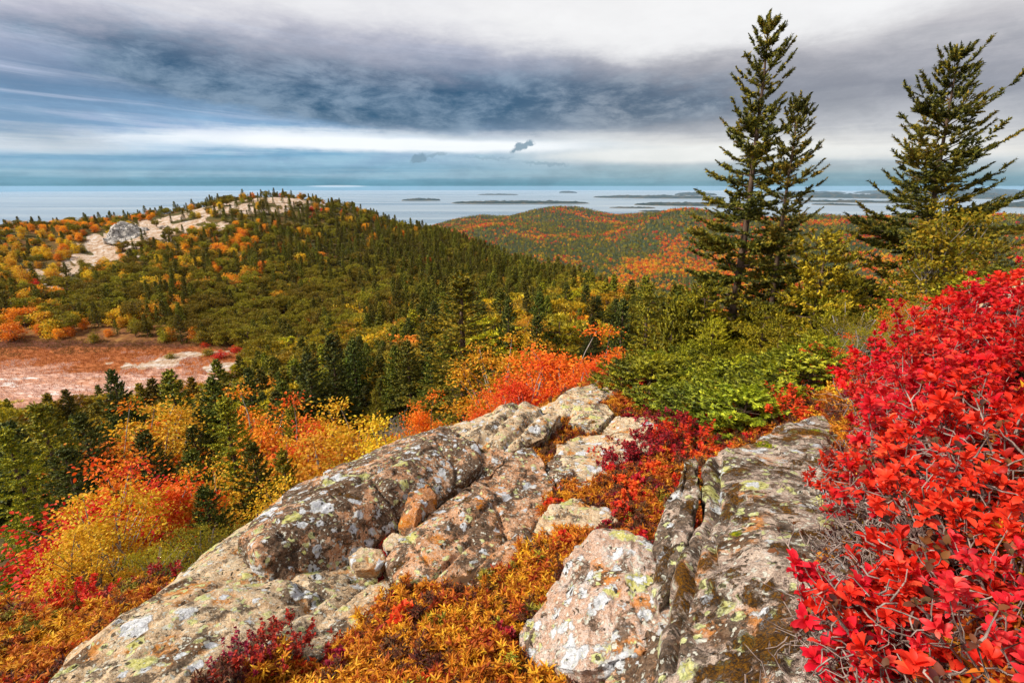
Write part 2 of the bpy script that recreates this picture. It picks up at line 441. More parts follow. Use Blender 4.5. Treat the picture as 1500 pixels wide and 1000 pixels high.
def ground_material():
    m, g, b, out = new_mat('ground_soil')
    geo = g.new('ShaderNodeNewGeometry'); pos = geo.outputs['Position']
    def attr(nm):
        a = g.new('ShaderNodeAttribute'); a.attribute_name = nm; return a.outputs['Fac']
    D = g.new('ShaderNodeVectorMath', operation='LENGTH'); g.l.new(pos, D.inputs[0]); D = D.outputs['Value']
    n1 = g.noise(pos, 3.0, 8, .65); n2 = g.noise(pos, 22.0, 5, .6); n3 = g.noise(pos, .11, 6, .6)
    soil = g.ramp(n1, [(.3, (.020, .012, .007)), (.48, (.075, .035, .014)), (.58, (.17, .07, .02)), (.66, (.24, .11, .02)), (.78, (.09, .08, .02))])
    # hill floor between the trees: olive heath with rust
    hill = g.ramp(g.add(g.mul(n3, .5), g.mul(n1, .5)), [(.32, (.02, .028, .010)), (.45, (.055, .055, .014)), (.55, (.11, .065, .016)), (.64, (.16, .045, .014)), (.75, (.05, .05, .015))])
    col = g.mix(g.ss(D, 12.0, 60.0), soil, hill)
    fr = g.ramp(g.noise(pos, .5, 6, .7), [(.3, (.05, .02, .012)), (.5, (.17, .065, .018)), (.65, (.24, .12, .03)), (.8, (.10, .09, .02))])
    col = g.mix(g.ss(attr('meadow'), .0, .02), col, fr)
    # far woods under the trees
    f1 = g.noise(pos, .012, 8, .68); f2 = g.noise(pos, .09, 4, .7)
    far = g.ramp(g.add(g.mul(f1, .5), g.mul(f2, .5)), [(.36, (.022, .034, .018)), (.50, (.045, .055, .022)), (.57, (.10, .07, .02)), (.63, (.22, .10, .025)), (.70, (.06, .05, .02))])
    col = g.mix(g.ss(D, 330.0, 700.0), col, far)
    # wet meadow: rust sedge, pale grass
    mv = g.vmath('MULTIPLY', pos, (.45, 1.0, 1.0))
    mn = g.noise(mv, .16, 7, .65, .6)
    mn2 = g.noise(mv, 1.3, 4, .7)
    sepn = g.new('ShaderNodeSeparateXYZ'); g.l.new(pos, sepn.inputs[0])
    yy = sepn.outputs[1]
    sedge = g.ramp(mn2, [(.3, (.28, .11, .06)), (.5, (.46, .22, .13)), (.7, (.60, .40, .30))])
    pale = g.ramp(mn2, [(.3, (.30, .13, .08)), (.5, (.55, .33, .25)), (.7, (.68, .56, .48))])
    rust = g.ramp(mn2, [(.3, (.17, .045, .012)), (.6, (.36, .11, .03)), (.75, (.42, .17, .06))])
    mcol = g.mix(g.ss(mn, .42, .56), sedge, pale)
    mcol = g.mix(g.ss(g.noise(mv, .35, 5, .6), .60, .64), mcol, (.62, .58, .54))
    mcol = g.mix(g.ss(g.add(yy, g.mul(g.sub(mn, .5), 40.0)), MEADOW_SPLIT, MEADOW_SPLIT + 3.0), mcol, rust)
    dark = g.mix(g.ss(n2, .4, .6), (.05, .018, .012), (.16, .05, .02))
    mcol = g.mix(g.ss(g.add(yy, g.mul(g.sub(mn, .5), 16.0)), MEADOW_SPLIT + 17.0, MEADOW_SPLIT + 20.0), mcol, dark)
    col = g.mix(g.ss(attr('meadow'), .3, .6), col, mcol)
    # bare granite
    r1 = g.noise(pos, .55, 8, .7); r2 = g.noise(pos, 2.6, 5, .65)
    rk = g.ramp(r1, [(.3, (.16, .08, .035)), (.40, (.30, .18, .10)), (.50, (.42, .30, .21)), (.60, (.48, .41, .35)), (.72, (.56, .53, .50))])
    rk = g.mix(g.ss(r2, .54, .62), rk, (.12, .065, .03))
    rf = g.ss(g.add(attr('rock'), g.mul(g.sub(r2, .5), .5)), .32, .48)
    col = g.mix(rf, col, rk)
    g.put(b.inputs['Base Color'], col); b.inputs['Roughness'].default_value = .95
    b.inputs['Specular IOR Level'].default_value = .15
    bump(g, b, g.add(g.mul(n1, 1.0), g.mul(n2, .4)), .6, .04)
    return m
MEADOW_SPLIT = 97.0
GROUND_MAT = ground_material()
ground = build_ground()

# ------------------------------------------------------------------ sea, islands
def build_sea():
    rr = [0.0, 3000, 9000, 20000, 32000, 44000]
    na = 96
    V = [(0, 0, SEA)]
    for r in rr[1:]:
        for k in range(na):
            a = 2 * math.pi * k / na; V.append((r * math.sin(a), r * math.cos(a), SEA))
    T = [(0, 1 + (k + 1) % na, 1 + k) for k in range(na)]
    F = []
    for q in range(len(rr) - 2):
        b0 = 1 + q * na
        for k in range(na):
            F.append((b0 + k, b0 + (k + 1) % na, b0 + na + (k + 1) % na, b0 + na + k))
    m, g, b, out = new_mat('sea_water')
    geo = g.new('ShaderNodeNewGeometry'); pos = geo.outputs['Position']
    n0 = g.noise(g.vmath('MULTIPLY', pos, (.00012, .0009, 0)), 1.0, 6, .65)
    col = g.ramp(n0, [(.32, (.09, .14, .18)), (.5, (.20, .25, .29)), (.68, (.32, .36, .38))])
    g.put(b.inputs['Base Color'], col)
    g.put(b.inputs['Roughness'], g.ramp(n0, [(.35, (.22,) * 3), (.65, (.42,) * 3)]))
    b.inputs['IOR'].default_value = 1.33; b.inputs['Specular IOR Level'].default_value = .36
    w = g.noise(g.vmath('MULTIPLY', pos, (.02, .02, .02)), 1.0, 3, .6)
    bump(g, b, w, .25, 8.0)
    o = mesh_obj('sea', V, [np.array(T), np.array(F)], m, smooth=True)
    tag(o, kind='structure', label='pale calm sea reaching to the horizon')
build_sea()

def island_mat():
    m, g, b, out = new_mat('island_wood')
    geo = g.new('ShaderNodeNewGeometry'); pos = geo.outputs['Position']
    n = g.noise(pos, .006, 7, .7)
    sepn = g.new('ShaderNodeSeparateXYZ'); g.l.new(pos, sepn.inputs[0])
    c = g.ramp(n, [(.35, (.008, .018, .02)), (.5, (.02, .03, .022)), (.60, (.07, .05, .025)), (.68, (.02, .035, .022))])
    c = g.mix(g.ss(g.sub(sepn.outputs[2], SEA), 7.0, 3.0), c, (.22, .19, .16))
    g.put(b.inputs['Base Color'], c); b.inputs['Roughness'].default_value = .95
    b.inputs['Specular IOR Level'].default_value = .1
    return m
ISLAND_MAT = island_mat()
def island(pxa, pxb, py, h, depth, label, seed, ragged=.5, name='island'):
    """a low wooded island whose near shore lies on photo row py"""
    el = azel((pxa + pxb) / 2, py)[1]
    D = -SEA / math.tan(-R(el))
    a, b_ = P(pxa, py, 1.0), P(pxb, py, 1.0)
    D = min(D, 27000); c = P((pxa + pxb) / 2, py, D)[:2]
    az0, az1 = math.atan2(a[0], a[1]), math.atan2(b_[0], b_[1])
    half = D * math.tan((az1 - az0) / 2)
    azm = math.atan2(c[0], c[1])
    nx, ny = 90, 22
    u, v = np.meshgrid(np.linspace(-1.15, 1.15, nx), np.linspace(-1.15, 1.15, ny))
    u, v = u.ravel(), v.ravel()
    n = fbm2(u * half / depth * .8 + seed * 7.1, v + seed, 1.0, seed, 4)
    r = np.hypot(np.abs(u) ** 1.6, v) + n * ragged
    hh = np.clip(1 - r, -.3, 1)
    n2 = fbm2(u * half / depth * 3 + seed, v * 3, 1.0, seed + 9, 4)
    z = SEA + np.where(hh > 0, (.55 if py < 285 else .95) * h * np.clip(hh, 0, 1) ** .3 * (.75 + .7 * n2), hh * 60)
    x = u * half; y = (v + 1) * depth
    cx, sx = math.cos(azm), math.sin(azm)
    X = c[0] + x * cx + y * sx; Y = c[1] - x * sx + y * cx
    i = np.arange(ny - 1)[:, None] * nx; j = np.arange(nx - 1)[None]
    F = np.stack([i + j, i + j + 1, i + nx + j + 1, i + nx + j], 2).reshape(-1, 4)
    o = mesh_obj(name, np.stack([X, Y, z], 1), F, ISLAND_MAT, smooth=True)
    tag(o, label=label, kind='structure')
island(588, 646, 294.5, 71, 260, 'small dark island standing alone in the bay', 1, .22)
island(660, 868, 299, 67, 320, 'long low wooded island in the middle of the bay', 2, .3)
island(818, 846, 283, 189, 900, 'tiny far island near the horizon', 3, .2)
island(862, 1075, 291, 94, 900, 'long jagged island behind the bay', 4, .4)
island(922, 1070, 302, 71, 330, 'low dark island close to the shore', 5, .3)
island(935, 1010, 311, 25, 120, 'narrow pale spit by the shore', 6, .5)
island(1080, 1240, 284, 231, 1800, 'far blue headland beyond the tall spruce', 7, .3, 'headland')
island(1235, 1560, 280.5, 441, 3500, 'far blue mainland hills on the horizon', 8, .3, 'headland')
island(1130, 1330, 290.5, 147, 900, 'wooded headland behind the bright inlet', 9, .3, 'headland')
island(1290, 1560, 291.5, 189, 1000, 'wooded headland beyond the single spruce', 10, .3, 'headland')
island(1440, 1600, 305, 84, 600, 'near wooded point at the end of the inlet', 12, .4, 'headland')

def build_haze():
    L = 46000.0; lo, hi = SEA - 62.0, 9.5
    V = [(sx_, sy_, sz_) for sz_ in (lo, hi) for (sx_, sy_) in ((-L, -L), (L, -L), (L, L), (-L, L))]
    F = [(0, 3, 2, 1), (4, 5, 6, 7), (0, 1, 5, 4), (1, 2, 6, 5), (2, 3, 7, 6), (3, 0, 4, 7)]
    m = bpy.data.materials.new('air'); m.use_nodes = True; g = G(m.node_tree)
    out = g.new('ShaderNodeOutputMaterial'); v = g.new('ShaderNodeVolumePrincipled')
    v.inputs['Color'].default_value = (.52, .76, 1.0, 1); v.inputs['Density'].default_value = 1.25e-5; v.inputs['Anisotropy'].default_value = .0
    g.l.new(v.outputs[0], out.inputs['Volume'])
    o = mesh_obj('haze', V, np.array(F), m)
    tag(o, kind='stuff', label='pale blue haze over the bay and far hills')
build_haze()

island(1150, 1330, 297, 60, 380, 'slim wooded island just behind the tallest spruce', 21, .35)
island(1188, 1262, 301, 34, 200, 'short dark islet in the bright inlet', 22, .3)
island(985, 1050, 286.5, 120, 700, 'small far island left of the tallest spruce', 23, .3)
island(700, 760, 286, 60, 500, 'faint sliver of an island far out in the bay', 24, .3)
island(890, 960, 305.5, 26, 150, 'small wooded islet hugging the shore', 25, .35)
# ------------------------------------------------------------------ rock materials
def rock_mat(name, base, dark=.4, white=.4, green=.3, orange=.3, brown=.3, moss=.0, scale=1.0, seed=0.0):
    m, g, b, out = new_mat(name)
    geo = g.new('ShaderNodeNewGeometry')
    pos = g.vmath('ADD', geo.outputs['Position'], (seed * 3.1, seed * 1.7, seed * 2.3))
    nsep = g.new('ShaderNodeSeparateXYZ'); g.l.new(geo.outputs['Normal'], nsep.inputs[0]); up = nsep.outputs[2]
    warp = g.vmath('SCALE', g.noise(pos, 14.0, 5, .65, col=True), scale=.09)
    wp = g.vmath('ADD', pos, warp)
    big = g.noise(pos, 2.3 * scale, 6, .6)
    mid = g.noise(pos, 9.0 * scale, 7, .68)
    fine = g.noise(pos, 60.0, 5, .7)
    grain = g.vor(pos, 320.0, out='Color')
    gs = g.new('ShaderNodeSeparateXYZ'); g.l.new(grain, gs.inputs[0])
    col = g.ramp(g.add(g.mul(mid, .6), g.mul(fine, .4)), [(.34, base[0]), (.46, base[1]), (.56, base[2]), (.68, base[3])])
    # mineral grain: black, grey and salmon crystals
    col = g.mix(g.mul(g.m('GREATER_THAN', gs.outputs[0], .80), .55), col, (.05, .04, .04))
    col = g.mix(g.mul(g.m('GREATER_THAN', gs.outputs[1], .74), .5), col, (.72, .58, .48))
    # iron stain
    o1 = g.noise(pos, 4.1 * scale, 5, .65)
    col = g.mix(g.mul(g.ss(o1, .60 - .16 * orange, .70 - .12 * orange), .75), col, g.mix(fine, (.42, .15, .05), (.62, .32, .16)))
    # dark weathering crust
    d1 = g.noise(wp, 6.5 * scale, 8, .72)
    dk = g.ss(g.add(d1, g.mul(g.sub(big, .5), .5)), .62 - .22 * dark, .68 - .22 * dark)
    dkc = g.mix(g.ss(fine, .40, .62), (.035, .026, .020), (.15, .105, .075))
    col = g.mix(g.mul(dk, .88), col, dkc)
    spk = g.ss(g.noise(pos, 38.0, 6, .75), .56, .66); col = g.mix(g.mul(spk, .55), col, (.07, .05, .035))
    spl = g.ss(g.noise(pos, 90.0, 3, .7), .60, .70); col = g.mix(g.mul(spl, .4), col, (.80, .76, .68))
    hgt = g.mul(dk, .25)
    # rosettes of lichen: distorted cells, present at random, in several sizes
    def rosette(sc_, amount, c0, c1, rim, off, hh):
        nonlocal col, hgt
        q = g.vmath('ADD', wp, (off, off * .7, -off))
        d = g.vor(q, sc_); cc = g.vor(q, sc_, out='Color')
        s2 = g.new('ShaderNodeSeparateXYZ'); g.l.new(cc, s2.inputs[0])
        clus = g.noise(q, 3.0 * scale, 4, .6)
        rad = g.add(.10, g.mul(s2.outputs[1], .38))
        e = g.add(d, g.mul(g.sub(g.noise(q, sc_ * 3.2, 5, .75), .5), .42))
        mk = g.ss(g.sub(rad, e), .0, .05)
        pres = g.m('LESS_THAN', s2.outputs[0], g.add(amount, g.mul(g.sub(clus, .5), 1.6)))
        f = g.mul(mk, pres)
        c = g.mix(g.ss(fine, .35, .65), c0, c1)
        c = g.mix(g.mul(g.ss(g.sub(rad, e), .10, .02), rim), c, (.78, .77, .70))
        col = g.mix(g.mul(f, .93), col, c)
        hgt = g.add(hgt, g.mul(f, hh))
    rosette(6.0, green * .75, (.40, .38, .15), (.66, .62, .34), .3, 5.0, .5)
    rosette(19.0, green, (.42, .43, .20), (.70, .68, .42), .2, 9.0, .4)
    rosette(4.6, white * .62, (.50, .50, .51), (.76, .76, .77), .5, 1.0, .6)
    rosette(12.0, white, (.46, .47, .48), (.74, .74, .75), .4, 2.0, .5)
    rosette(42.0, max(white, green), (.55, .53, .44), (.72, .70, .62), .2, 4.0, .3)
    rosette(40.0, dark * .8, (.03, .025, .02), (.10, .075, .05), .0, 14.0, .7)
    # brown moss on upper faces
    b1 = g.noise(wp, 5.0 * scale, 8, .75)
    bm = g.mul(g.ss(b1, .66 - .16 * brown, .72 - .16 * brown), g.ss(up, .0, .55))
    col = g.mix(g.mul(bm, .95), col, g.mix(g.ss(g.noise(pos, 130.0, 3, .7), .4, .6), (.035, .018, .008), (.20, .10, .035)))
    hgt = g.add(hgt, g.mul(bm, g.add(.8, fine)))
    if moss > 0:
        m1 = g.noise(pos, 2.6, 6, .65)
        mm = g.mul(g.ss(m1, .66 - .18 * moss, .70 - .18 * moss), g.ss(up, .1, .5))
        col = g.mix(mm, col, g.mix(g.ss(fine, .4, .65), (.10, .12, .015), (.42, .38, .05)))
        hgt = g.add(hgt, g.mul(mm, 1.2))
    hv = g.new('ShaderNodeHueSaturation'); hv.inputs['Saturation'].default_value = 1.30; hv.inputs['Value'].default_value = .88; g.put(hv.inputs['Color'], col)
    g.put(b.inputs['Base Color'], hv.outputs[0])
    b.inputs['Roughness'].default_value = .92
    b.inputs['Specular IOR Level'].default_value = .2
    h = g.add(g.add(g.mul(mid, 2.4), g.mul(fine, .9)), g.mul(hgt, .7))
    bump(g, b, h, 1.0, .013)
    return m
PINK = [(.16, .09, .06), (.48, .26, .16), (.66, .43, .30), (.68, .60, .52)]
GREY = [(.16, .13, .11), (.38, .29, .24), (.56, .46, .38), (.66, .62, .58)]
CREAM = [(.27, .17, .10), (.58, .42, .28), (.72, .59, .43), (.76, .69, .57)]
RM = {
 'dark': rock_mat('granite_dark_lichened', PINK, dark=.82, white=.75, green=.42, orange=.3, brown=.45, seed=1),
 'slab': rock_mat('granite_slab_pale', CREAM, dark=.42, white=.20, green=.80, orange=.45, brown=.45, seed=2),
 'long': rock_mat('granite_long_pink', PINK, dark=.62, white=.60, green=.42, orange=.28, brown=.5, seed=3),
 'rust': rock_mat('granite_rusty', [(.16, .07, .04), (.42, .20, .11), (.55, .30, .18), (.58, .42, .32)], dark=.42, white=.12, green=.12, orange=.9, brown=.2, seed=4),
 'pale': rock_mat('granite_pale', CREAM, dark=.22, white=.42, green=.45, orange=.45, brown=.25, seed=5),
 'face': rock_mat('granite_face_grey_pink', [(.2, .15, .13), (.50, .34, .26), (.60, .50, .44), (.60, .60, .60)], dark=.34, white=1.35, green=.28, orange=.4, brown=.35, seed=6),
 'ledge': rock_mat('granite_ledge_mossy', GREY, dark=.55, white=.34, green=.66, orange=.45, brown=.9, moss=.3, seed=7),
 'ridge': rock_mat('granite_ridge', CREAM, dark=.45, white=.62, green=.55, orange=.25, brown=.4, seed=8),
}
ROCKS = []
def voxelise(me, size):
    o = bpy.data.objects.new('tmp', me); link(o)
    md = o.modifiers.new('r', 'REMESH'); md.mode = 'VOXEL'; md.voxel_size = size; md.use_smooth_shade = True
    dg = bpy.context.evaluated_depsgraph_get(); dg.update()
    ne = bpy.data.meshes.new_from_object(o.evaluated_get(dg))
    bpy.data.objects.remove(o)
    return ne
def vsmooth(V, E, it, w=.5):
    n = len(V)
    cnt = np.bincount(E[:, 0], minlength=n) + np.bincount(E[:, 1], minlength=n)
    for _ in range(it):
        acc = np.zeros_like(V)
        for k in range(3):
            acc[:, k] = np.bincount(E[:, 0], V[E[:, 1], k], n) + np.bincount(E[:, 1], V[E[:, 0], k], n)
        V = V * (1 - w) + w * acc / np.maximum(cnt, 1)[:, None]
    return V
def norms(me):
    a = np.empty(len(me.vertices) * 3, np.float32); me.vertices.foreach_get('normal', a); return a.reshape(-1, 3).astype(float)
def seg_dist(px, py, line):
    d = np.full(len(px), 1e9)
    for (x0, y0), (x1, y1) in zip(line[:-1], line[1:]):
        vx, vy = x1 - x0, y1 - y0
        t = np.clip(((px - x0) * vx + (py - y0) * vy) / (vx * vx + vy * vy + 1e-9), 0, 1)
        d = np.minimum(d, np.hypot(px - x0 - t * vx, py - y0 - t * vy))
    return d
def rock(label, pts, mat, vox=.012, drop=.35, seed=1, rough=1.0, soft=6, grooves=(), name='boulder', cat='boulder', group=None, strata=0.0):
    hulls = pts if isinstance(pts[0], list) else [pts]
    bm = bmesh.new()
    ctr = []
    for h in hulls:
        b2 = bmesh.new()
        vs = [P(*p) for p in h]
        for v in vs:
            b2.verts.new(v); b2.verts.new((v[0] * 1.02, v[1] * 1.02, v[2] - drop)); ctr.append(v)
        bmesh.ops.convex_hull(b2, input=b2.verts)
        for v in [v for v in b2.verts if not v.link_faces]: b2.verts.remove(v)
        tmp = bpy.data.meshes.new('h'); b2.to_mesh(tmp); b2.free(); bm.from_mesh(tmp)
    me0 = bpy.data.meshes.new('hull'); bm.to_mesh(me0); bm.free()
    me = voxelise(me0, vox)
    n = len(me.vertices)
    V = np.empty(n * 3, np.float32); me.vertices.foreach_get('co', V); V = V.reshape(-1, 3).astype(float)
    E = np.empty(len(me.edges) * 2, np.int32); me.edges.foreach_get('vertices', E); E = E.reshape(-1, 2)
    V = vsmooth(V, E, max(2, soft // 2))
    size = float(np.linalg.norm(V.max(0) - V.min(0)))
    me.vertices.foreach_set('co', V.astype(np.float32).ravel()); me.update()
    N = norms(me)
    s1 = 2.6 / max(size, .3)
    d = fbm(V * s1 * 1.3, seed, 3) * .075 * min(size, 1.6)
    # facets: a stepped noise gives flat faces and broken edges
    f = fbm(V * s1 * 3.1, seed + 5, 3); d += (np.round(f * 2.6) / 2.6 * .8 + f * .2) * .050 * min(size, 1.4)
    d += fbm(V * 17, seed + 9, 4) * .010 + (np.abs(fbm(V * 9, seed + 3, 3)) ** .7) * -.018
    if strata:
        ax = V @ np.array([.45, .25, 1.0]); w = fbm(V * 2.0, seed + 30, 3)
        t = (ax * strata + w * 1.5); t = t - np.floor(t)
        d -= np.clip(1 - np.abs(t - .5) * 14, 0, 1) * .02
    d *= rough
    qx, qy, _ = project(V)
    for line, wpx, dep in grooves:
        wob = fbm(V * 6, seed + 40, 3) * wpx * .9
        dd = np.abs(seg_dist(qx, qy, line) + wob)
        d -= dep * np.exp(-(dd / wpx) ** 2)
    V = V + N * d[:, None]
    org = np.array([V[:, 0].mean(), V[:, 1].mean(), V[:, 2].min()])
    me.vertices.foreach_set('co', (V - org).astype(np.float32).ravel()); me.update()
    me.polygons.foreach_set('use_smooth', np.ones(len(me.polygons), bool))
    me.name = name; me.materials.append(RM[mat])
    o = bpy.data.objects.new(name, me); o.location = org; link(o)
    tag(o, label, cat, group)
    ROCKS.append(o)
    return o

rock('broad pale slab of granite crusted with yellow-green lichen, sloping down to the lower left corner',
     [(60, 1003, 2.35), (130, 945, 2.75), (240, 872, 3.1), (330, 808, 3.5), (385, 752, 4.0), (460, 700, 4.3), (520, 780, 3.2), (560, 850, 2.6), (470, 905, 2.2), (380, 925, 2.15), (300, 985, 1.95), (200, 1060, 1.8), (80, 1060, 2.0), (300, 1060, 1.7)],
     'slab', vox=.013, drop=.6, seed=2, soft=5, rough=.7, strata=2.2, name='granite_slab', cat='rock slab',
     grooves=[([(240, 905), (330, 850), (420, 845), (480, 880)], 5, .03), ([(300, 1000), (400, 930), (470, 880)], 5, .03), ([(120, 980), (250, 900)], 4, .02)])
rock('large dark boulder spotted with grey lichen rosettes, resting on the pale slab',
     [(366, 842, 2.72), (396, 860, 2.58), (470, 842, 2.62), (545, 800, 2.85), (590, 772, 3.02), (650, 728, 3.35), (702, 684, 3.8), (696, 648, 4.15), (655, 617, 4.6), (590, 640, 4.5), (545, 662, 4.3), (450, 712, 3.8), (390, 752, 3.3), (358, 792, 2.95), (372, 800, 2.7), (470, 745, 3.0), (600, 672, 3.6)],
     'dark', vox=.012, drop=.18, seed=11, soft=5, rough=.85, grooves=[([(440, 760), (530, 700), (620, 650)], 3.5, .03), ([(545, 700), (575, 745), (590, 775)], 3, .035), ([(640, 640), (670, 680), (668, 715)], 3, .03), ([(395, 760), (430, 800), (436, 850)], 2.5, .018)])
rock('flat-topped grey rock crusted white with lichen at the crest, behind the dark boulder',
     [(690, 632, 4.6), (762, 592, 5.4), (822, 606, 5.2), (800, 640, 4.6), (772, 655, 4.35), (725, 672, 4.0), (700, 655, 4.2), (735, 620, 4.7), (640, 622, 5.0)],
     'ridge', vox=.013, drop=.5, seed=21, soft=4, rough=.9, grooves=[([(700, 650), (745, 610), (760, 595)], 4, .06), ([(730, 665), (775, 620), (800, 600)], 4, .05)])
rock('long slanting pink boulder propped beside the dark boulder, its lower end in the orange heath',
     [(566, 822, 2.45), (585, 855, 2.22), (640, 842, 2.22), (700, 842, 2.2), (720, 800, 2.4), (762, 792, 2.5), (800, 752, 2.85), (818, 702, 3.3), (782, 652, 4.0), (765, 655, 3.9), (700, 692, 3.3), (640, 740, 2.9), (600, 782, 2.65), (612, 800, 2.45), (700, 730, 2.85)],
     'long', vox=.011, drop=.25, seed=31, soft=5, rough=.8, grooves=[([(650, 800), (720, 735), (790, 690)], 3.5, .03), ([(640, 845), (690, 790)], 3, .03), ([(680, 705), (730, 740), (745, 790)], 3, .035), ([(600, 790), (630, 830)], 2.5, .03)])
rock('small rounded rusty-orange stone wedged between the two big boulders',
     [(584, 768, 2.8), (598, 722, 3.05), (626, 709, 3.15), (641, 724, 3.05), (637, 752, 2.85), (604, 784, 2.7), (612, 745, 2.75)],
     'rust', vox=.008, drop=.12, seed=41, soft=9, rough=.55, name='stone', cat='stone')
rock('pale potato-shaped stone in the crack in front of the dark boulder',
     [(510, 815, 2.5), (530, 801, 2.6), (560, 803, 2.55), (568, 820, 2.45), (552, 834, 2.4), (520, 836, 2.4)],
     'pale', vox=.007, drop=.1, seed=43, soft=8, rough=.5, name='stone', cat='stone')
rock('little lichened stone tucked below the rusty stone',
     [(560, 790, 2.7), (575, 778, 2.78), (600, 785, 2.7), (592, 808, 2.58), (565, 806, 2.58)],
     'ridge', vox=.007, drop=.1, seed=44, soft=8, rough=.5, name='stone', cat='stone')
rock('flat strip of pale lichened bedrock running down to the heath below the long boulder',
     [(450, 925, 2.1), (520, 870, 2.35), (575, 842, 2.45), (590, 875, 2.2), (560, 915, 2.0), (480, 965, 1.85), (430, 960, 1.95)],
     'slab', vox=.011, drop=.3, seed=51, soft=5, rough=.6, name='granite_slab', cat='rock slab')
rock('low pointed pinkish stone half sunk in the heath beside the long boulder',
     [(680, 850, 2.1), (725, 800, 2.3), (770, 770, 2.5), (790, 800, 2.35), (740, 835, 2.1), (700, 870, 2.0)],
     'long', vox=.009, drop=.2, seed=52, soft=6, rough=.6, name='stone', cat='stone')
rock('low yellowish boulder with a white crest just beyond the long boulder',
     [(790, 762, 2.55), (806, 738, 2.7), (840, 728, 2.85), (892, 744, 2.8), (905, 762, 2.6), (870, 790, 2.4), (810, 790, 2.4)],
     'pale', vox=.009, drop=.22, seed=61, soft=6, rough=.7)
rock('cream slab of granite with a cracked flat top behind the low yellowish boulder',
     [(812, 648, 4.4), (845, 634, 4.8), (900, 632, 4.8), (968, 652, 4.35), (935, 675, 3.9), (890, 695, 3.5), (850, 722, 3.05), (828, 690, 3.5)],
     'pale', vox=.012, drop=.4, seed=71, soft=5, rough=.7, name='granite_slab', cat='rock slab', grooves=[([(830, 665), (880, 650), (960, 655)], 3, .03), ([(850, 700), (900, 668)], 3, .02)])
rock('squarish block of pink granite jammed between the crest rock and the long boulder',
     [(688, 700, 3.75), (700, 668, 4.0), (728, 656, 4.2), (752, 664, 4.1), (742, 690, 3.8), (712, 712, 3.6)],
     'long', vox=.009, drop=.3, seed=75, soft=3, rough=.8, name='stone', cat='stone')
rock('small dark block at the upper end of the long boulder below the cream slab',
     [(800, 690, 3.6), (815, 668, 3.9), (838, 676, 3.8), (842, 700, 3.4), (822, 716, 3.2)],
     'dark', vox=.009, drop=.3, seed=76, soft=3, rough=.8, name='stone', cat='stone')
rock('narrow wedge of granite leaning on the lower right end of the long boulder',
     [(742, 800, 2.6), (770, 765, 2.8), (796, 752, 2.9), (800, 775, 2.65), (772, 800, 2.45)],
     'ridge', vox=.008, drop=.25, seed=77, soft=3, rough=.8, name='stone', cat='stone')
rock('slender slanting rock at the very crest in front of the orange maple',
     [(795, 603, 5.9), (840, 570, 6.8), (888, 549, 7.8), (915, 556, 7.6), (905, 580, 6.6), (860, 596, 6.0), (822, 612, 5.6)],
     'ridge', vox=.016, drop=.5, seed=81, soft=4, rough=1.0)
rock('rounded buff rock left of the low spruces at the crest',
     [(830, 618, 5.2), (845, 597, 5.7), (880, 590, 6.0), (900, 604, 5.6), (880, 622, 5.0)],
     'slab', vox=.013, drop=.35, seed=82, soft=7, rough=.8)
rock('flat tan rock just in front of the low spruces',
     [(880, 628, 4.9), (905, 612, 5.3), (955, 616, 5.3), (968, 632, 4.8), (920, 640, 4.55)],
     'pale', vox=.013, drop=.3, seed=83, soft=6, rough=.8, name='granite_slab', cat='rock slab')
rock('grey and pink boulder face with blue-grey lichen, leaning against the mossy ledge',
     [(872, 781, 1.98), (900, 779, 2.0), (952, 792, 1.95), (985, 860, 1.62), (988, 925, 1.42), (945, 955, 1.32), (850, 985, 1.28), (765, 975, 1.45), (757, 925, 1.6), (800, 880, 1.68), (830, 822, 1.88), (860, 860, 1.62)],
     'face', vox=.008, drop=.25, seed=91, soft=6, rough=.62, grooves=[([(985, 800), (900, 870), (880, 960)], 3, .014), ([(800, 885), (870, 850), (960, 850)], 2.5, .018), ([(930, 790), (925, 870), (950, 940)], 2.5, .015)])
rock('small boulder at the foot of the mossy ledge at the bottom of the view',
     [(880, 1005, 1.22), (905, 945, 1.36), (950, 912, 1.42), (985, 935, 1.34), (995, 1010, 1.12), (930, 1060, 1.05), (870, 1060, 1.12)],
     'long', vox=.007, drop=.25, seed=92, soft=5, rough=.7)
rock('mossy stone poking through yellow heath at the bottom edge',
     [(700, 1010, 1.38), (735, 975, 1.5), (770, 960, 1.55), (830, 985, 1.42), (820, 1050, 1.2), (720, 1060, 1.2)],
     'pale', vox=.008, drop=.2, seed=93, soft=6, rough=.7, name='stone', cat='stone')
rock('great mossy granite ledge with vertical cracks under the red huckleberry',
     [[(1040, 672, 2.66), (1075, 650, 2.9), (1140, 632, 3.3), (1205, 607, 4.0), (1260, 640, 3.6), (1300, 720, 2.7), (1290, 800, 2.0), (1240, 860, 1.6), (1240, 1010, 1.05), (1240, 1120, .85), (1000, 1120, .88),
      (985, 1005, 1.06), (992, 905, 1.34), (1003, 840, 1.55), (1025, 740, 2.1), (1100, 760, 2.05), (1090, 900, 1.35), (1060, 1010, 1.04)]],
     'ledge', vox=.0085, drop=.5, seed=101, soft=5, rough=.8, name='granite_ledge', cat='rock ledge',
     grooves=[([(1052, 672), (1040, 760), (1020, 830), (1005, 900), (1000, 1000)], 6, .07), ([(1078, 735), (1062, 775), (1050, 800), (1056, 840)], 4, .022), ([(1130, 860), (1110, 910), (1100, 960)], 5, .012)])
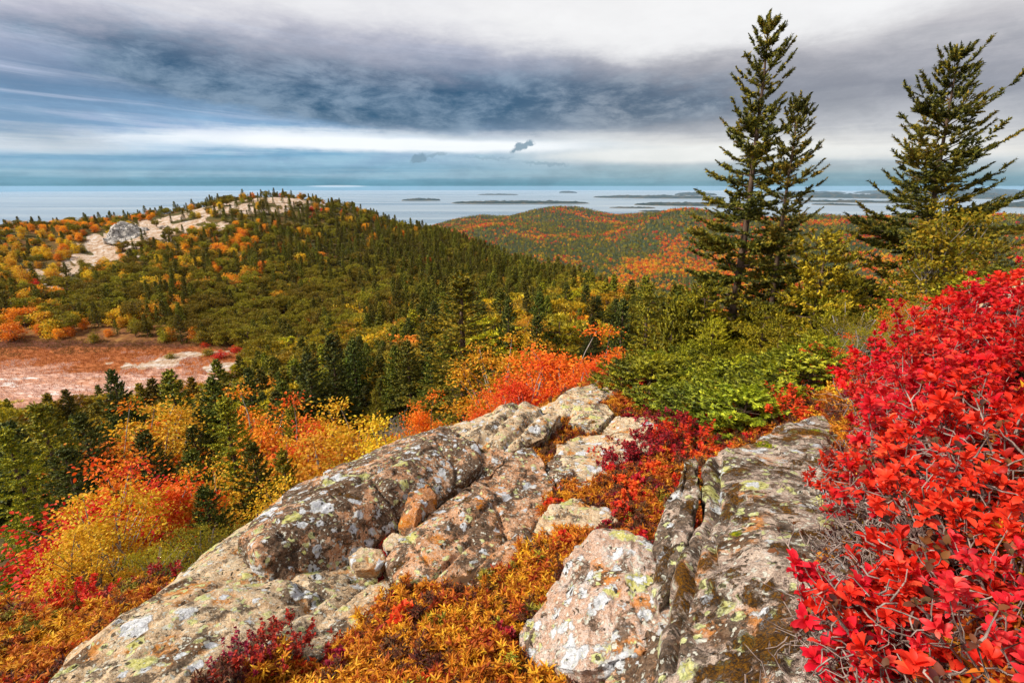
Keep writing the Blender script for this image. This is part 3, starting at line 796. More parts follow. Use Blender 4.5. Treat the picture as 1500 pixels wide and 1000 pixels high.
rock('narrow upright sliver of granite split off the left side of the mossy ledge',
     [[(1000, 668, 2.52), (1018, 664, 2.56), (1030, 676, 2.5), (1028, 700, 2.35), (1008, 780, 1.86), (985, 850, 1.55), (965, 885, 1.48), (950, 862, 1.6), (952, 820, 1.75), (975, 760, 1.98), (990, 715, 2.24)]],
     'ledge', vox=.007, drop=.45, seed=111, soft=4, rough=.6, name='granite_slab', cat='rock slab', grooves=[([(1004, 690), (985, 770), (968, 850)], 2.2, .02)])
rock('pale pink rock showing through the red leaves at the top of the bank',
     [(1385, 502, 4.2), (1400, 466, 4.8), (1440, 441, 5.2), (1500, 418, 5.6), (1560, 410, 5.8), (1560, 470, 4.4), (1450, 505, 4.0)],
     'pale', vox=.02, drop=.5, seed=121, soft=5, rough=.9)
rock('thin pale ledge of rock in the orange heath at the left edge',
     [(-30, 915, 4.0), (60, 895, 4.2), (150, 882, 4.4), (175, 886, 4.3), (100, 905, 4.0), (0, 940, 3.7)],
     'pale', vox=.014, drop=.3, seed=131, soft=5, rough=.7, name='granite_slab', cat='rock slab')
rock('rounded pale grey dome of granite on the flank of the far hill',
     [(150, 352, 266), (162, 336, 272), (178, 327, 276), (200, 325, 278), (216, 333, 276), (224, 346, 270), (206, 356, 264), (170, 360, 262)],
     'pale', vox=.5, drop=3, seed=141, soft=3, rough=26.0, name='granite_dome', cat='rock dome')
def hill_rock_mat():
    m, g, b, out = new_mat('granite_far_pale')
    geo = g.new('ShaderNodeNewGeometry'); pos = geo.outputs['Position']
    n = g.noise(pos, .5, 8, .7); n2 = g.noise(pos, 2.2, 6, .7)
    c = g.ramp(g.add(g.mul(n, .5), g.mul(n2, .5)), [(.35, (.16, .12, .09)), (.42, (.42, .36, .30)), (.55, (.54, .49, .44)), (.7, (.62, .60, .57))])
    g.put(b.inputs['Base Color'], c); b.inputs['Roughness'].default_value = .95
    cr_ = g.vor(g.vmath('ADD', pos, g.vmath('SCALE', g.noise(pos, .3, 4, .6, col=True), scale=3.0)), .33, 'DISTANCE_TO_EDGE')
    g.put(b.inputs['Base Color'], g.mix(g.ss(cr_, .05, .0), c, (.07, .055, .045)))
    bump(g, b, g.add(n, g.mul(g.ss(cr_, .0, .2), .6)), 1.0, 1.2)
    return m
HILL_ROCK = hill_rock_mat()
ROCKS[-1].data.materials.clear(); ROCKS[-1].data.materials.append(HILL_ROCK)
# ------------------------------------------------------------------ plant geometry tools
RNG = np.random.default_rng(7)
class Geo:
    def __init__(s): s.V = []; s.F = {3: [], 4: []}; s.n = 0
    def add(s, V, F):
        V = np.asarray(V, float).reshape(-1, 3); F = np.asarray(F, int)
        s.V.append(V); s.F[F.shape[1]].append(F + s.n); s.n += len(V)
    def inst(s, tpl, M, T):
        """copies of tpl=(V, F) with matrices M (n,3,3) (columns are axes) at T (n,3)"""
        V, F = tpl; n = len(T)
        if n == 0: return
        W = np.einsum('nij,kj->nki', M, V) + T[:, None]
        FF = F[None] + (np.arange(n) * len(V))[:, None, None]
        s.add(W.reshape(-1, 3), FF.reshape(-1, F.shape[1]))
    def obj(s, name, mat, parent=None, smooth=False, loc=None):
        return mesh_obj(name, np.vstack(s.V), [np.vstack(f) for f in s.F.values() if f], mat, parent, smooth, loc)
def unit(v): return v / (np.linalg.norm(v, axis=-1, keepdims=True) + 1e-12)
def frames(d, roll=None, scale=1.0, wide=None):
    """matrices whose x axis is d, z axis roughly up, rolled"""
    d = unit(d); n = len(d)
    up = np.tile([0, 0, 1.0], (n, 1)); up[np.abs(d[:, 2]) > .97] = [1, 0, 0]
    y = unit(np.cross(up, d)); z = np.cross(d, y)
    if roll is not None:
        c, s_ = np.cos(roll)[:, None], np.sin(roll)[:, None]
        y, z = y * c + z * s_, z * c - y * s_
    sc_ = np.broadcast_to(np.asarray(scale, float).reshape(-1, 1), (n, 1))
    w = sc_ if wide is None else np.broadcast_to(np.asarray(wide, float).reshape(-1, 1), (n, 1))
    return np.stack([d * sc_, y * w, z * w], 2)
def tubes(geo, Pt, Rd, sides=4):
    """Pt (n,k,3), Rd (n,k): open tapered tubes"""
    Pt = np.asarray(Pt, float); n, k, _ = Pt.shape
    T = np.gradient(Pt, axis=1); T = unit(T)
    ref = np.where(np.abs(T[..., 2:3]) > .9, np.array([1.0, 0, 0]), np.array([0, 0, 1.0]))
    a = unit(np.cross(T, ref)); b = np.cross(T, a)
    th = np.arange(sides) * 2 * math.pi / sides
    ring = Pt[:, :, None] + Rd[:, :, None, None] * (a[:, :, None] * np.cos(th)[:, None] + b[:, :, None] * np.sin(th)[:, None])
    V = ring.reshape(-1, 3)
    i = (np.arange(n)[:, None, None] * k + np.arange(k - 1)[None, :, None]) * sides
    j = np.arange(sides)[None, None]; j2 = (j + 1) % sides
    F = np.stack([i + j, i + j2, i + sides + j2, i + sides + j], 3).reshape(-1, 4)
    geo.add(V, F)

# templates ---------------------------------------------------------
def brush_tpl(n=9, r=.16, seed=1, w=.05):
    """needles round a twig of unit length along x"""
    g_ = np.random.default_rng(seed); V = []; F = []
    for i in range(n):
        t = (i + .5) / n; a = g_.uniform(0, 2 * math.pi)
        d = np.array([.75, math.cos(a) * .7, math.sin(a) * .7]); p = np.array([t * .92 - .05, 0, 0])
        sd = np.cross(d, [1, 0, 0]); sd = sd / np.linalg.norm(sd) * w
        ln = r * g_.uniform(1.2, 2.0)
        tip = p + d * ln
        F.append([len(V), len(V) + 1, len(V) + 2]); V += [p - sd + [-.05, 0, 0], p + sd + [.02, 0, 0], tip]
    return np.array(V), np.array(F)
BR_NEAR = brush_tpl(22, .17, 1, .062)
BR_MID = brush_tpl(12, .22, 2, .12)
BR_FAR = brush_tpl(6, .32, 3, .24)
def leaf_tpl(kind):
    if kind == 'obovate':                     # folded, widest beyond the middle
        xs = [0, .25, .55, .82, 1.0]; ws = [.02, .13, .225, .18, .0]; zs = [0, .07, .10, .04, -.08]
    elif kind == 'lance':
        xs = [0, .3, .7, 1.0]; ws = [.02, .10, .09, .0]; zs = [0, .05, -.02, -.18]
    elif kind == 'oval':
        xs = [0, .35, .75, 1.0]; ws = [.02, .30, .24, .0]; zs = [0, .03, -.01, -.1]
    V = []; F = []
    for x, w, z in zip(xs, ws, zs): V += [(x, -w, z + w * .35), (x, 0, z), (x, w, z + w * .35)]
    for i in range(len(xs) - 1):
        for k in (0, 1):
            a = i * 3 + k; F.append([a, a + 1, a + 4, a + 3])
    return np.array(V, float), np.array(F)
LF_OB, LF_LA, LF_OV = leaf_tpl('obovate'), leaf_tpl('lance'), leaf_tpl('oval')
LF_DIA = (np.array([(0, 0, 0), (.5, -.36, .08), (1, 0, -.06), (.5, .36, .08)], float), np.array([[0, 1, 2, 3]]))

# materials ---------------------------------------------------------
def leaf_mat(name, cols, trans=.35, rough=.55, spec=.3, hue=.03, obj_var=.25, patch=0.0, spots=0.0):
    """cols: ramp of natural leaf colours picked per leaf"""
    m, g, b, out = new_mat(name)
    geo = g.new('ShaderNodeNewGeometry'); oi = g.new('ShaderNodeObjectInfo')
    rnd = geo.outputs['Random Per Island']
    v = rnd
    if patch:
        v = g.m('ADD', g.mul(rnd, 1 - patch), g.mul(g.ss(g.noise(geo.outputs['Position'], 1.3, 3, .6), .35, .65), patch), clamp=True)
    n = len(cols)
    c = g.ramp(v, [((i + .5) / n, cc) for i, cc in enumerate(cols)])
    if spots:
        sn = g.noise(geo.outputs['Position'], 160.0, 4, .7); sv = g.noise(geo.outputs['Position'], 45.0, 2, .5)
        c = g.mix(g.mul(g.ss(sn, .60, .68), spots), c, (.16, .02, .012)); c = g.mix(g.mul(g.ss(sv, .58, .72), .35), c, (.84, .12, .06))
    c = g.mix(1.0, c, oi.outputs['Color'], 'MULTIPLY')
    hs = g.new('ShaderNodeHueSaturation')
    g.put(hs.inputs['Hue'], g.add(.5, g.mul(g.sub(oi.outputs['Random'], .5), hue * 2)))
    g.put(hs.inputs['Value'], g.add(1 - obj_var / 2, g.mul(oi.outputs['Random'], obj_var)))
    g.put(hs.inputs['Color'], c); c = hs.outputs[0]
    g.put(b.inputs['Base Color'], c)
    b.inputs['Roughness'].default_value = rough; b.inputs['Specular IOR Level'].default_value = spec
    t = g.new('ShaderNodeBsdfTranslucent'); g.put(t.inputs[0], c)
    mx = g.new('ShaderNodeMixShader'); mx.inputs[0].default_value = trans
    g.l.new(b.outputs[0], mx.inputs[1]); g.l.new(t.outputs[0], mx.inputs[2]); g.l.new(mx.outputs[0], out.inputs[0])
    return m
def bark_mat(name, c0, c1, scale=12):
    m, g, b, out = new_mat(name)
    geo = g.new('ShaderNodeNewGeometry')
    n = g.noise(g.vmath('MULTIPLY', geo.outputs['Position'], (1, 1, .3)), scale, 6, .7)
    g.put(b.inputs['Base Color'], g.ramp(n, [(.35, c0), (.65, c1)])); b.inputs['Roughness'].default_value = .9
    b.inputs['Specular IOR Level'].default_value = .15
    bump(g, b, n, .6, .01)
    return m
BARK = bark_mat('bark_brown', (.045, .026, .016), (.17, .11, .075))
BARK_PALE = bark_mat('bark_grey', (.16, .13, .11), (.42, .37, .32))
TWIG = bark_mat('twig_grey', (.10, .06, .05), (.40, .31, .26), 40)
TWIG_RED = bark_mat('twig_dark', (.035, .018, .014), (.16, .08, .06), 40)
M_SPR = leaf_mat('needles_dark', [(.022, .036, .008), (.050, .068, .010), (.095, .11, .012), (.17, .16, .016)], .15, .6, .2, .02, .5)
M_SPR_HERO = leaf_mat('needles_hero', [(.020, .028, .007), (.055, .065, .009), (.13, .125, .012), (.24, .20, .014), (.38, .22, .015)], .25, .6, .25, .01, .2, patch=.35)
M_SPR_LIME = leaf_mat('needles_lime', [(.04, .052, .006), (.18, .20, .010), (.38, .385, .015), (.58, .53, .025)], .25, .6, .25, .015, .35, patch=.3)
M_SPR_HILL = leaf_mat('needles_hill', [(.040, .048, .008), (.095, .10, .010), (.18, .165, .012), (.30, .23, .016)], .15, .6, .2, .02, .5)
M_PINE = leaf_mat('needles_olive', [(.070, .070, .007), (.17, .145, .010), (.31, .235, .014), (.44, .31, .018)], .15, .6, .2, .02, .5)
M_YEL = leaf_mat('leaves_yellow', [(.50, .22, .01), (.72, .35, .012), (.84, .48, .02), (.62, .44, .03)], .4, .6, .2, .02, .3)
M_ORG = leaf_mat('leaves_orange', [(.62, .12, .008), (.80, .20, .012), (.85, .30, .02), (.72, .10, .01)], .4, .6, .2, .015, .25)
M_ORG_GOLD = leaf_mat('leaves_gold_orange', [(.72, .22, .01), (.84, .32, .015), (.88, .42, .03), (.78, .24, .012)], .4, .6, .2, .015, .25)
M_RED = leaf_mat('leaves_red', [(.48, .012, .01), (.70, .03, .012), (.62, .06, .015), (.80, .10, .02)], .4, .6, .2, .012, .25)
M_OLV = leaf_mat('leaves_olive_yellow', [(.16, .15, .010), (.32, .24, .012), (.48, .32, .015), (.22, .22, .012)], .4, .6, .2, .02, .3)
M_HUCK = leaf_mat('huckleberry_leaves', [(.30, .004, .008), (.64, .006, .010), (.82, .012, .014), (.86, .035, .025), (.58, .005, .010), (.88, .10, .045)], .45, .5, .25, .006, .12, patch=.25, spots=.6)
M_H_GOLD = leaf_mat('heath_gold', [(.48, .15, .01), (.70, .31, .015), (.82, .46, .04), (.66, .24, .01), (.34, .09, .01)], .35, .6, .2, .02, .4)
M_H_ORG = leaf_mat('heath_orange', [(.30, .06, .01), (.60, .17, .012), (.76, .30, .02), (.38, .05, .01)], .35, .6, .2, .02, .4)
M_H_CRIM = leaf_mat('heath_crimson', [(.14, .006, .012), (.36, .010, .022), (.50, .018, .03), (.20, .02, .02)], .35, .55, .25, .015, .4)
M_H_DARK = leaf_mat('heath_dark', [(.05, .014, .01), (.12, .03, .016), (.20, .06, .02), (.09, .05, .02)], .3, .6, .2, .02, .4)
M_H_GRN = leaf_mat('heath_yellow_green', [(.20, .17, .012), (.40, .30, .02), (.52, .40, .04), (.15, .17, .02)], .35, .6, .2, .02, .4)

# conifer -----------------------------------------------------------
def conifer(seed, H, Rad, nb, unit_len, tpl, thick, bare=.06, lean=0.0, power=.85, up0=-8, up1=50, droop=.28, upturn=.22, spacing=.16, twig=.42, gap=0.0, curve=.0, side=0.0, maxr=9, tr=.018, needle_trunk=True, two=True):
    """returns (crown Geo, wood Geo): trunk, drooping whorled boughs, flat sprays of needled twigs"""
    g_ = np.random.default_rng(seed)
    cr, wd = Geo(), Geo()
    tz = np.linspace(0, 1, 14)
    bend = curve * np.sin(tz * math.pi)
    tp = np.stack([lean * H * tz + bend * H * .03, bend * H * .02 + g_.normal(0, .0025 * H, 14) * tz, tz * H], 1)
    tubes(wd, tp[None], (H * tr * (1 - tz) ** .85 + .004 * H * .25)[None], 7)
    TP = lambda t: np.array([np.interp(t, tz, tp[:, k]) for k in range(3)]).T
    b0, dirs, segl = [], [], []
    UP, UD, UL = [], [], []
    BP, BR = [], []
    k = 9
    tier = g_.uniform(.62, 1.18, 60)
    for i in range(nb):
        t = bare + (1 - bare) * ((i + g_.uniform(0, 1)) / nb) ** .92
        kt = int(round(t * nb / 6.0)); t = min(kt / (nb / 6.0) * .72 + t * .28, .985)
        if gap and g_.random() < gap * (1 - t) and t > bare: continue
        L = min(Rad * (1 - t) ** power, maxr) * g_.uniform(.62, 1.15) * (tier[kt % 60] if gap > .1 else 1.0) + .035 * Rad
        phi = i * 2.39996 + g_.normal(0, .35)
        L *= 1 + side * math.cos(phi)
        el = math.radians(up0 + (up1 - up0) * t ** 1.4 + g_.normal(0, 6))
        h = np.array([math.cos(phi), math.sin(phi), 0])
        s = np.linspace(0, 1, k)
        pts = TP(np.array([t]))[0] + h * (L * s)[:, None] * math.cos(el * .6)
        pts[:, 2] += L * (math.tan(el) * s * .8 - droop * (1 - t * .7) * s ** 2 + upturn * s ** 3.2)
        sidev = np.array([-h[1], h[0], 0]); pts += sidev * (g_.normal(0, .06) * L * s ** 2)[:, None]
        BP.append(pts); BR.append((.010 * L + .004) * (1.05 - s * .9) * (1 if thick > .02 else 1.0))
        # twigs along the bough
        m = max(3, int(L / spacing)) * 2
        ss = np.sort(g_.uniform(.16 if t > .4 else .3, 1.0, m))
        sp = np.stack([np.interp(ss, s, pts[:, q]) for q in range(3)], 1)
        tg = unit(np.stack([np.interp(ss, s, np.gradient(pts[:, q], s)) for q in range(3)], 1))
        sd = np.where(np.arange(m) % 2 == 0, 1, -1)[:, None] * sidev
        d = unit(tg * g_.uniform(.55, 1.0, (m, 1)) + sd * g_.uniform(.5, .95, (m, 1)) + np.array([0, 0, 1.0]) * g_.normal(.05, .16, (m, 1)))
        tl = (twig * L * (1.08 - ss) ** .7 * g_.uniform(.5, 1.1, m)).clip(unit_len * .8, None)
        sp = np.vstack([sp, pts[-2:]]); d = np.vstack([d, unit(pts[-1] - pts[-2])[None], unit(pts[-1] - pts[-2])[None]])
        tl = np.concatenate([tl, [unit_len, unit_len]])
        # sub twigs
        if two:
            far = tl > unit_len * 1.9
            q = np.where(far)[0]
            if len(q):
                rep = np.clip((tl[q] / (unit_len * .9)).astype(int), 1, 6)
                qi = np.repeat(q, rep); f = g_.uniform(.25, .95, len(qi))
                p2 = sp[qi] + d[qi] * (tl[qi] * f)[:, None]
                up = np.array([0, 0, 1.0])
                lat = unit(np.cross(d[qi], up)) * g_.choice([-1, 1], len(qi))[:, None]
                d2 = unit(d[qi] * .8 + lat * .7 + up * g_.normal(.05, .18, (len(qi), 1)))
                sp = np.vstack([sp, p2]); d = np.vstack([d, d2]); tl = np.concatenate([tl, np.full(len(qi), unit_len * 1.05)])
        n_u = np.maximum(1, np.round(tl / unit_len).astype(int))
        r = np.repeat(np.arange(len(tl)), n_u)
        o = np.concatenate([np.arange(a) for a in n_u])
        UP.append(sp[r] + d[r] * (tl[r] / n_u[r] * o)[:, None] + np.array([0, 0, -1.0]) * (tl[r] * .10 * (o / n_u[r]) ** 2)[:, None])
        UD.append(d[r]); UL.append(tl[r] / n_u[r])
    UP, UD, UL = np.vstack(UP), np.vstack(UD), np.concatenate(UL)
    # leader
    nl = 5; z0 = TP(np.linspace(.93, 1.0, nl)); UP = np.vstack([UP, z0]); UD = np.vstack([UD, np.tile([0, 0, 1.0], (nl, 1))]); UL = np.concatenate([UL, np.full(nl, H * .02 + unit_len * .4)])
    cr.inst(tpl, frames(UD, g_.uniform(0, 6.28, len(UD)), UL * 1.15, thick * g_.uniform(.8, 1.25, len(UD))), UP)
    tubes(wd, np.array(BP), np.array(BR), 3)
    return cr, wd
def brs(tpl):   # brush scaled so that "wide" is the real thickness
    V, F = tpl; V = V.copy(); rmax = np.abs(V[:, 1:]).max(); V[:, 1:] /= rmax; return V, F
BN, BM, BF = brs(BR_NEAR), brs(BR_MID), brs(BR_FAR)

# bushy pine --------------------------------------------------------
def pine(seed, H, W, n_cl, tuft, n_t, spk=8):
    g_ = np.random.default_rng(seed); cr, wd = Geo(), Geo()
    a = g_.uniform(0, 6.28, n_cl); rr = np.sqrt(g_.uniform(.02, 1, n_cl)) * W
    zc = H * (.30 + .62 * g_.uniform(0, 1, n_cl) * (1 - .55 * (rr / W) ** 2))
    C = np.stack([np.cos(a) * rr, np.sin(a) * rr, zc], 1)
    tz = np.linspace(0, 1, 6)
    tp = np.stack([g_.normal(0, .05 * W, 6) * tz, g_.normal(0, .05 * W, 6) * tz, tz * H * .8], 1)
    tubes(wd, tp[None], (H * .03 * (1.1 - tz))[None], 6)
    s = np.linspace(0, 1, 5)[None, :, None]
    st = np.stack([np.zeros(n_cl), np.zeros(n_cl), np.clip(zc - rr * .6, .05 * H, .75 * H)], 1)
    BPt = st[:, None] * (1 - s) + C[:, None] * s; BPt[:, :, 2] += -.12 * W * np.sin(s[..., 0] * math.pi)
    tubes(wd, BPt, np.tile(np.linspace(.012 * H, .004 * H, 5), (n_cl, 1)), 3)
    # tufts on flattened cushions
    r = np.repeat(np.arange(n_cl), n_t)
    v = unit(g_.normal(0, 1, (len(r), 3))); v[:, 2] = np.abs(v[:, 2]) * .9 - .12
    sz = W * g_.uniform(.22, .38, n_cl)
    T = C[r] + v * (sz[r] * g_.uniform(.55, 1.0, len(r)))[:, None] * np.array([1, 1, .62])
    spv = unit(g_.normal(0, 1, (spk, 3)) + [1.1, 0, 0]); V = []; F = []
    for i, q in enumerate(spv):
        sd = unit(np.cross(q, [0.3, .5, .8])) * .11
        F.append([3 * i, 3 * i + 1, 3 * i + 2]); V += [-sd, sd, q]
    tpl = (np.array(V), np.array(F))
    cr.inst(tpl, frames(v + [0, 0, .5], g_.uniform(0, 6.28, len(r)), tuft * g_.uniform(.7, 1.25, len(r))), T)
    return cr, wd

# broadleaf ---------------------------------------------------------
def broadleaf(seed, H, W, n_cl, n_l, leaf, tpl, stems=3, low=.15, spread=.30, flat=.8):
    g_ = np.random.default_rng(seed); cr, wd = Geo(), Geo()
    sb = []
    a = np.arange(n_cl) * 2.39996 + g_.normal(0, .4, n_cl); u = g_.uniform(0, 1, n_cl)
    rr = W * np.sqrt(g_.uniform(.03, 1, n_cl)) * np.sin(np.clip(.35 + u * 2.6, 0, math.pi)) ** .6
    zc = H * (low + (1 - low) * u * .93)
    ph = g_.uniform(0, 6.28, 4)
    lob = .78 + .30 * np.sin(2 * a + ph[0]) * np.sin(zc / H * 4 + ph[1]) + .20 * np.sin(5 * a + ph[2])
    rr = rr * lob.clip(.35, 1.25); zc = zc * (.80 + .18 * np.sin(3 * a + ph[3]) + .10 * g_.normal(0, 1, n_cl)).clip(.4, 1.15)
    C = np.stack([np.cos(a) * rr, np.sin(a) * rr, zc], 1)
    k = 6; s = np.linspace(0, 1, k)
    st = np.zeros((stems, k, 3)); ang = g_.uniform(0, 6.28, stems)
    for i in range(stems):
        top = np.array([math.cos(ang[i]) * W * .35, math.sin(ang[i]) * W * .35, H * g_.uniform(.5, .75)])
        st[i] = top[None] * s[:, None] ** np.array([1.3, 1.3, 1.0]); st[i][1:-1, :2] += g_.normal(0, .03 * H, (k - 2, 2))
    tubes(wd, st, np.tile(np.linspace(.016 * H, .004 * H, k), (stems, 1)), 5)
    own = g_.integers(0, stems, n_cl); f = np.clip(zc / H * .75, .1, .8)
    root = np.array([[np.interp(f[i], s, st[own[i]][:, q]) for q in range(3)] for i in range(n_cl)])
    ss = np.linspace(0, 1, 5)[None, :, None]
    BPt = root[:, None] * (1 - ss) + C[:, None] * ss + g_.normal(0, .02 * W, (n_cl, 5, 3)) * np.sin(ss * math.pi)
    tubes(wd, BPt, np.tile(np.linspace(.006 * H, .0018 * H, 5), (n_cl, 1)), 3)
    r = np.repeat(np.arange(n_cl), n_l)
    sz = W * spread * g_.uniform(.6, 1.25, n_cl)
    v = g_.normal(0, .55, (len(r), 3)) * sz[r][:, None] * np.array([1, 1, flat * .7])
    d = unit(v + g_.normal(0, .5, (len(r), 3)) * sz[r][:, None] + [0, 0, -.02])
    cr.inst(tpl, frames(d, g_.normal(0, .9, len(r)), leaf * g_.uniform(.65, 1.2, len(r))), C[r] + v)
    return cr, wd

# leafy shrub with whorls -------------------------------------------
def shrub(seed, H, W, n_st, leaf, tpl, per=8, whorls=2, up=.5, bare=.35, tw=.0028, twigs=0):
    g_ = np.random.default_rng(seed); cr, wd = Geo(), Geo()
    k = 6; s = np.linspace(0, 1, k)
    a = g_.uniform(0, 6.28, n_st); r0 = np.sqrt(g_.uniform(0, 1, n_st)) * W * .7
    base = np.stack([np.cos(a) * r0, np.sin(a) * r0, -.06 * H * np.ones(n_st)], 1)
    top = base * 1.0; ex = g_.uniform(.1, .55, n_st) * W
    top[:, 0] += np.cos(a) * ex + g_.normal(0, .12 * W, n_st); top[:, 1] += np.sin(a) * ex + g_.normal(0, .12 * W, n_st)
    top[:, 2] = H * g_.uniform(.62, 1.0, n_st) * (1 - .35 * (r0 / (W * .7)) ** 2)
    PT = base[:, None] * (1 - s[None, :, None]) + top[:, None] * s[None, :, None]
    PT[:, 1:-1] += g_.normal(0, .035 * H, (n_st, k - 2, 3))
    tubes(wd, PT, np.tile(np.linspace(tw * 1.6, tw * .5, k), (n_st, 1)), 4)
    # side shoots
    ns = 3; r = np.repeat(np.arange(n_st), ns); f = g_.uniform(bare, .9, len(r))
    p0 = np.stack([np.array([np.interp(f[i], s, PT[r[i], :, q]) for i in range(len(r))]) for q in range(3)], 1)
    d = unit(g_.normal(0, .6, (len(r), 3)) + (top - base)[r] / H * .6 + [0, 0, .35]); L = H * g_.uniform(.12, .30, len(r))
    ss = np.linspace(0, 1, 4)
    SP = p0[:, None] + d[:, None] * (L[:, None] * ss)[:, :, None]; SP[:, 1:-1] += g_.normal(0, .012 * H, (len(r), 2, 3))
    tubes(wd, SP, np.tile(np.linspace(tw * .8, tw * .35, 4), (len(r), 1)), 3)
    if twigs:                                  # dead, tangled twigs low down
        a2 = g_.uniform(0, 6.28, twigs); q = np.sqrt(g_.uniform(0, 1, twigs)) * W
        b = np.stack([np.cos(a2) * q, np.sin(a2) * q, g_.uniform(0, .5, twigs) * H], 1)
        dd = unit(g_.normal(0, 1, (twigs, 3)) * [1, 1, .55]); LL = g_.uniform(.1, .34, twigs) * H
        TPn = b[:, None] + dd[:, None] * (LL[:, None] * ss)[:, :, None]; TPn[:, 1:] += g_.normal(0, .022 * H, (twigs, 3, 3))
        tubes(wd, TPn, np.tile(np.linspace(tw * .75, tw * .3, 4), (twigs, 1)), 3)
    tips = np.vstack([PT[:, -1], SP[:, -1]]); td = unit(np.vstack([PT[:, -1] - PT[:, -2], d]) + [0, 0, up])
    for w in range(whorls):
        tt = tips - td * (w * leaf * .62)
        n = len(tt); pe = max(3, per - 2 * w)
        rr_ = np.repeat(np.arange(n), pe); az = np.tile(np.arange(pe) * 2.39996, n) + np.repeat(g_.uniform(0, 6.28, n), pe) + g_.normal(0, .2, n * pe)
        M = frames(td); ax, by, cz_ = M[:, :, 0], M[:, :, 1], M[:, :, 2]
        open_ = np.clip(g_.normal(.85 + .25 * w, .34, n * pe), .15, 1.8)
        dl = ax[rr_] * np.cos(open_)[:, None] + (by[rr_] * np.cos(az)[:, None] + cz_[rr_] * np.sin(az)[:, None]) * np.sin(open_)[:, None]
        # leaf faces turn towards the shoot axis
        x = unit(dl); zax = unit(ax[rr_] - x * (ax[rr_] * x).sum(1, keepdims=True) + g_.normal(0, .18, (n * pe, 3))); y = unit(np.cross(zax, x)); z = np.cross(x, y)
        sc_ = leaf * g_.uniform(.45, 1.15, n * pe)[:, None]
        cr.inst(tpl, np.stack([x * sc_, y * sc_, z * sc_], 2), tt[rr_])
    return cr, wd

# tree objects ------------------------------------------------------
def make(name, crown, wood, m_leaf, m_wood, cn='crown', wn='trunk'):
    root = empty(name)
    c = crown.obj(cn, m_leaf, root); w = wood.obj(wn, m_wood, root, smooth=True)
    return root
def dup(root, loc, rz=0.0, s=1.0, label=None, group=None, mat=None, tint=None, used=set(), tilt=0.0):
    """places root itself the first time, afterwards copies with their parts"""
    if root.name not in used:
        used.add(root.name); r = root; kids = list(root.children)
    else:
        r = root.copy(); link(r); kids = []
        for ch in root.children:
            c = ch.copy(); link(c); c.parent = r; kids.append(c)
    r.location = loc; r.rotation_euler = (tilt, 0, rz)
    r.scale = (s, s, s) if not isinstance(s, tuple) else s
    if label: r['label'] = label
    if group: r['group'] = group
    if tint:
        for c in kids:
            if c.name.startswith(('crown', 'leaves')): c.color = (*tint, 1)
    return r

def scatter(name, pts, rot, scl, idx, protos, label):
    """one uncountable mass: instances on points through geometry nodes"""
    me = bpy.data.meshes.new(name); me.vertices.add(len(pts))
    me.vertices.foreach_set('co', np.asarray(pts, np.float32).ravel())
    for nm, ty, arr in (('rot', 'FLOAT_VECTOR', rot), ('scl', 'FLOAT', scl)):
        a = me.attributes.new(nm, ty, 'POINT'); a.data.foreach_set('vector' if ty == 'FLOAT_VECTOR' else 'value', np.asarray(arr, np.float32).ravel())
    a = me.attributes.new('idx', 'INT', 'POINT'); a.data.foreach_set('value', np.asarray(idx, np.int32))
    o = link(bpy.data.objects.new(name, me)); tag(o, label=label, kind='stuff')
    ng = bpy.data.node_groups.new(name, 'GeometryNodeTree')
    ng.interface.new_socket('Geometry', in_out='INPUT', socket_type='NodeSocketGeometry')
    ng.interface.new_socket('Geometry', in_out='OUTPUT', socket_type='NodeSocketGeometry')
    N = ng.nodes; Lk = ng.links
    gi, go, jn = N.new('NodeGroupInput'), N.new('NodeGroupOutput'), N.new('GeometryNodeJoinGeometry')
    def named(nm, dt):
        q = N.new('GeometryNodeInputNamedAttribute'); q.data_type = dt; q.inputs['Name'].default_value = nm
        return next(s_ for s_ in q.outputs if s_.enabled and s_.name == 'Attribute')
    at_r, at_s, at_i = named('rot', 'FLOAT_VECTOR'), named('scl', 'FLOAT'), named('idx', 'INT')
    e2r = N.new('FunctionNodeEulerToRotation'); Lk.new(at_r, e2r.inputs[0])
    for k, p in enumerate(protos):
        cmp_ = N.new('FunctionNodeCompare'); cmp_.data_type = 'INT'; cmp_.operation = 'EQUAL'
        ins = [s_ for s_ in cmp_.inputs if s_.enabled]
        Lk.new(at_i, ins[0]); ins[1].default_value = k
        for q in (p if isinstance(p, (list, tuple)) else [p]):
            oi = N.new('GeometryNodeObjectInfo'); oi.inputs['Object'].default_value = q; oi.inputs['As Instance'].default_value = True
            ip = N.new('GeometryNodeInstanceOnPoints')
            Lk.new(gi.outputs[0], ip.inputs['Points']); Lk.new(cmp_.outputs[0], ip.inputs['Selection'])
            Lk.new(oi.outputs['Geometry'], ip.inputs['Instance']); Lk.new(e2r.outputs[0], ip.inputs['Rotation']); Lk.new(at_s, ip.inputs['Scale'])
            Lk.new(ip.outputs[0], jn.inputs[0])
    Lk.new(jn.outputs[0], go.inputs[0])
    md = o.modifiers.new('scatter', 'NODES'); md.node_group = ng
    return o
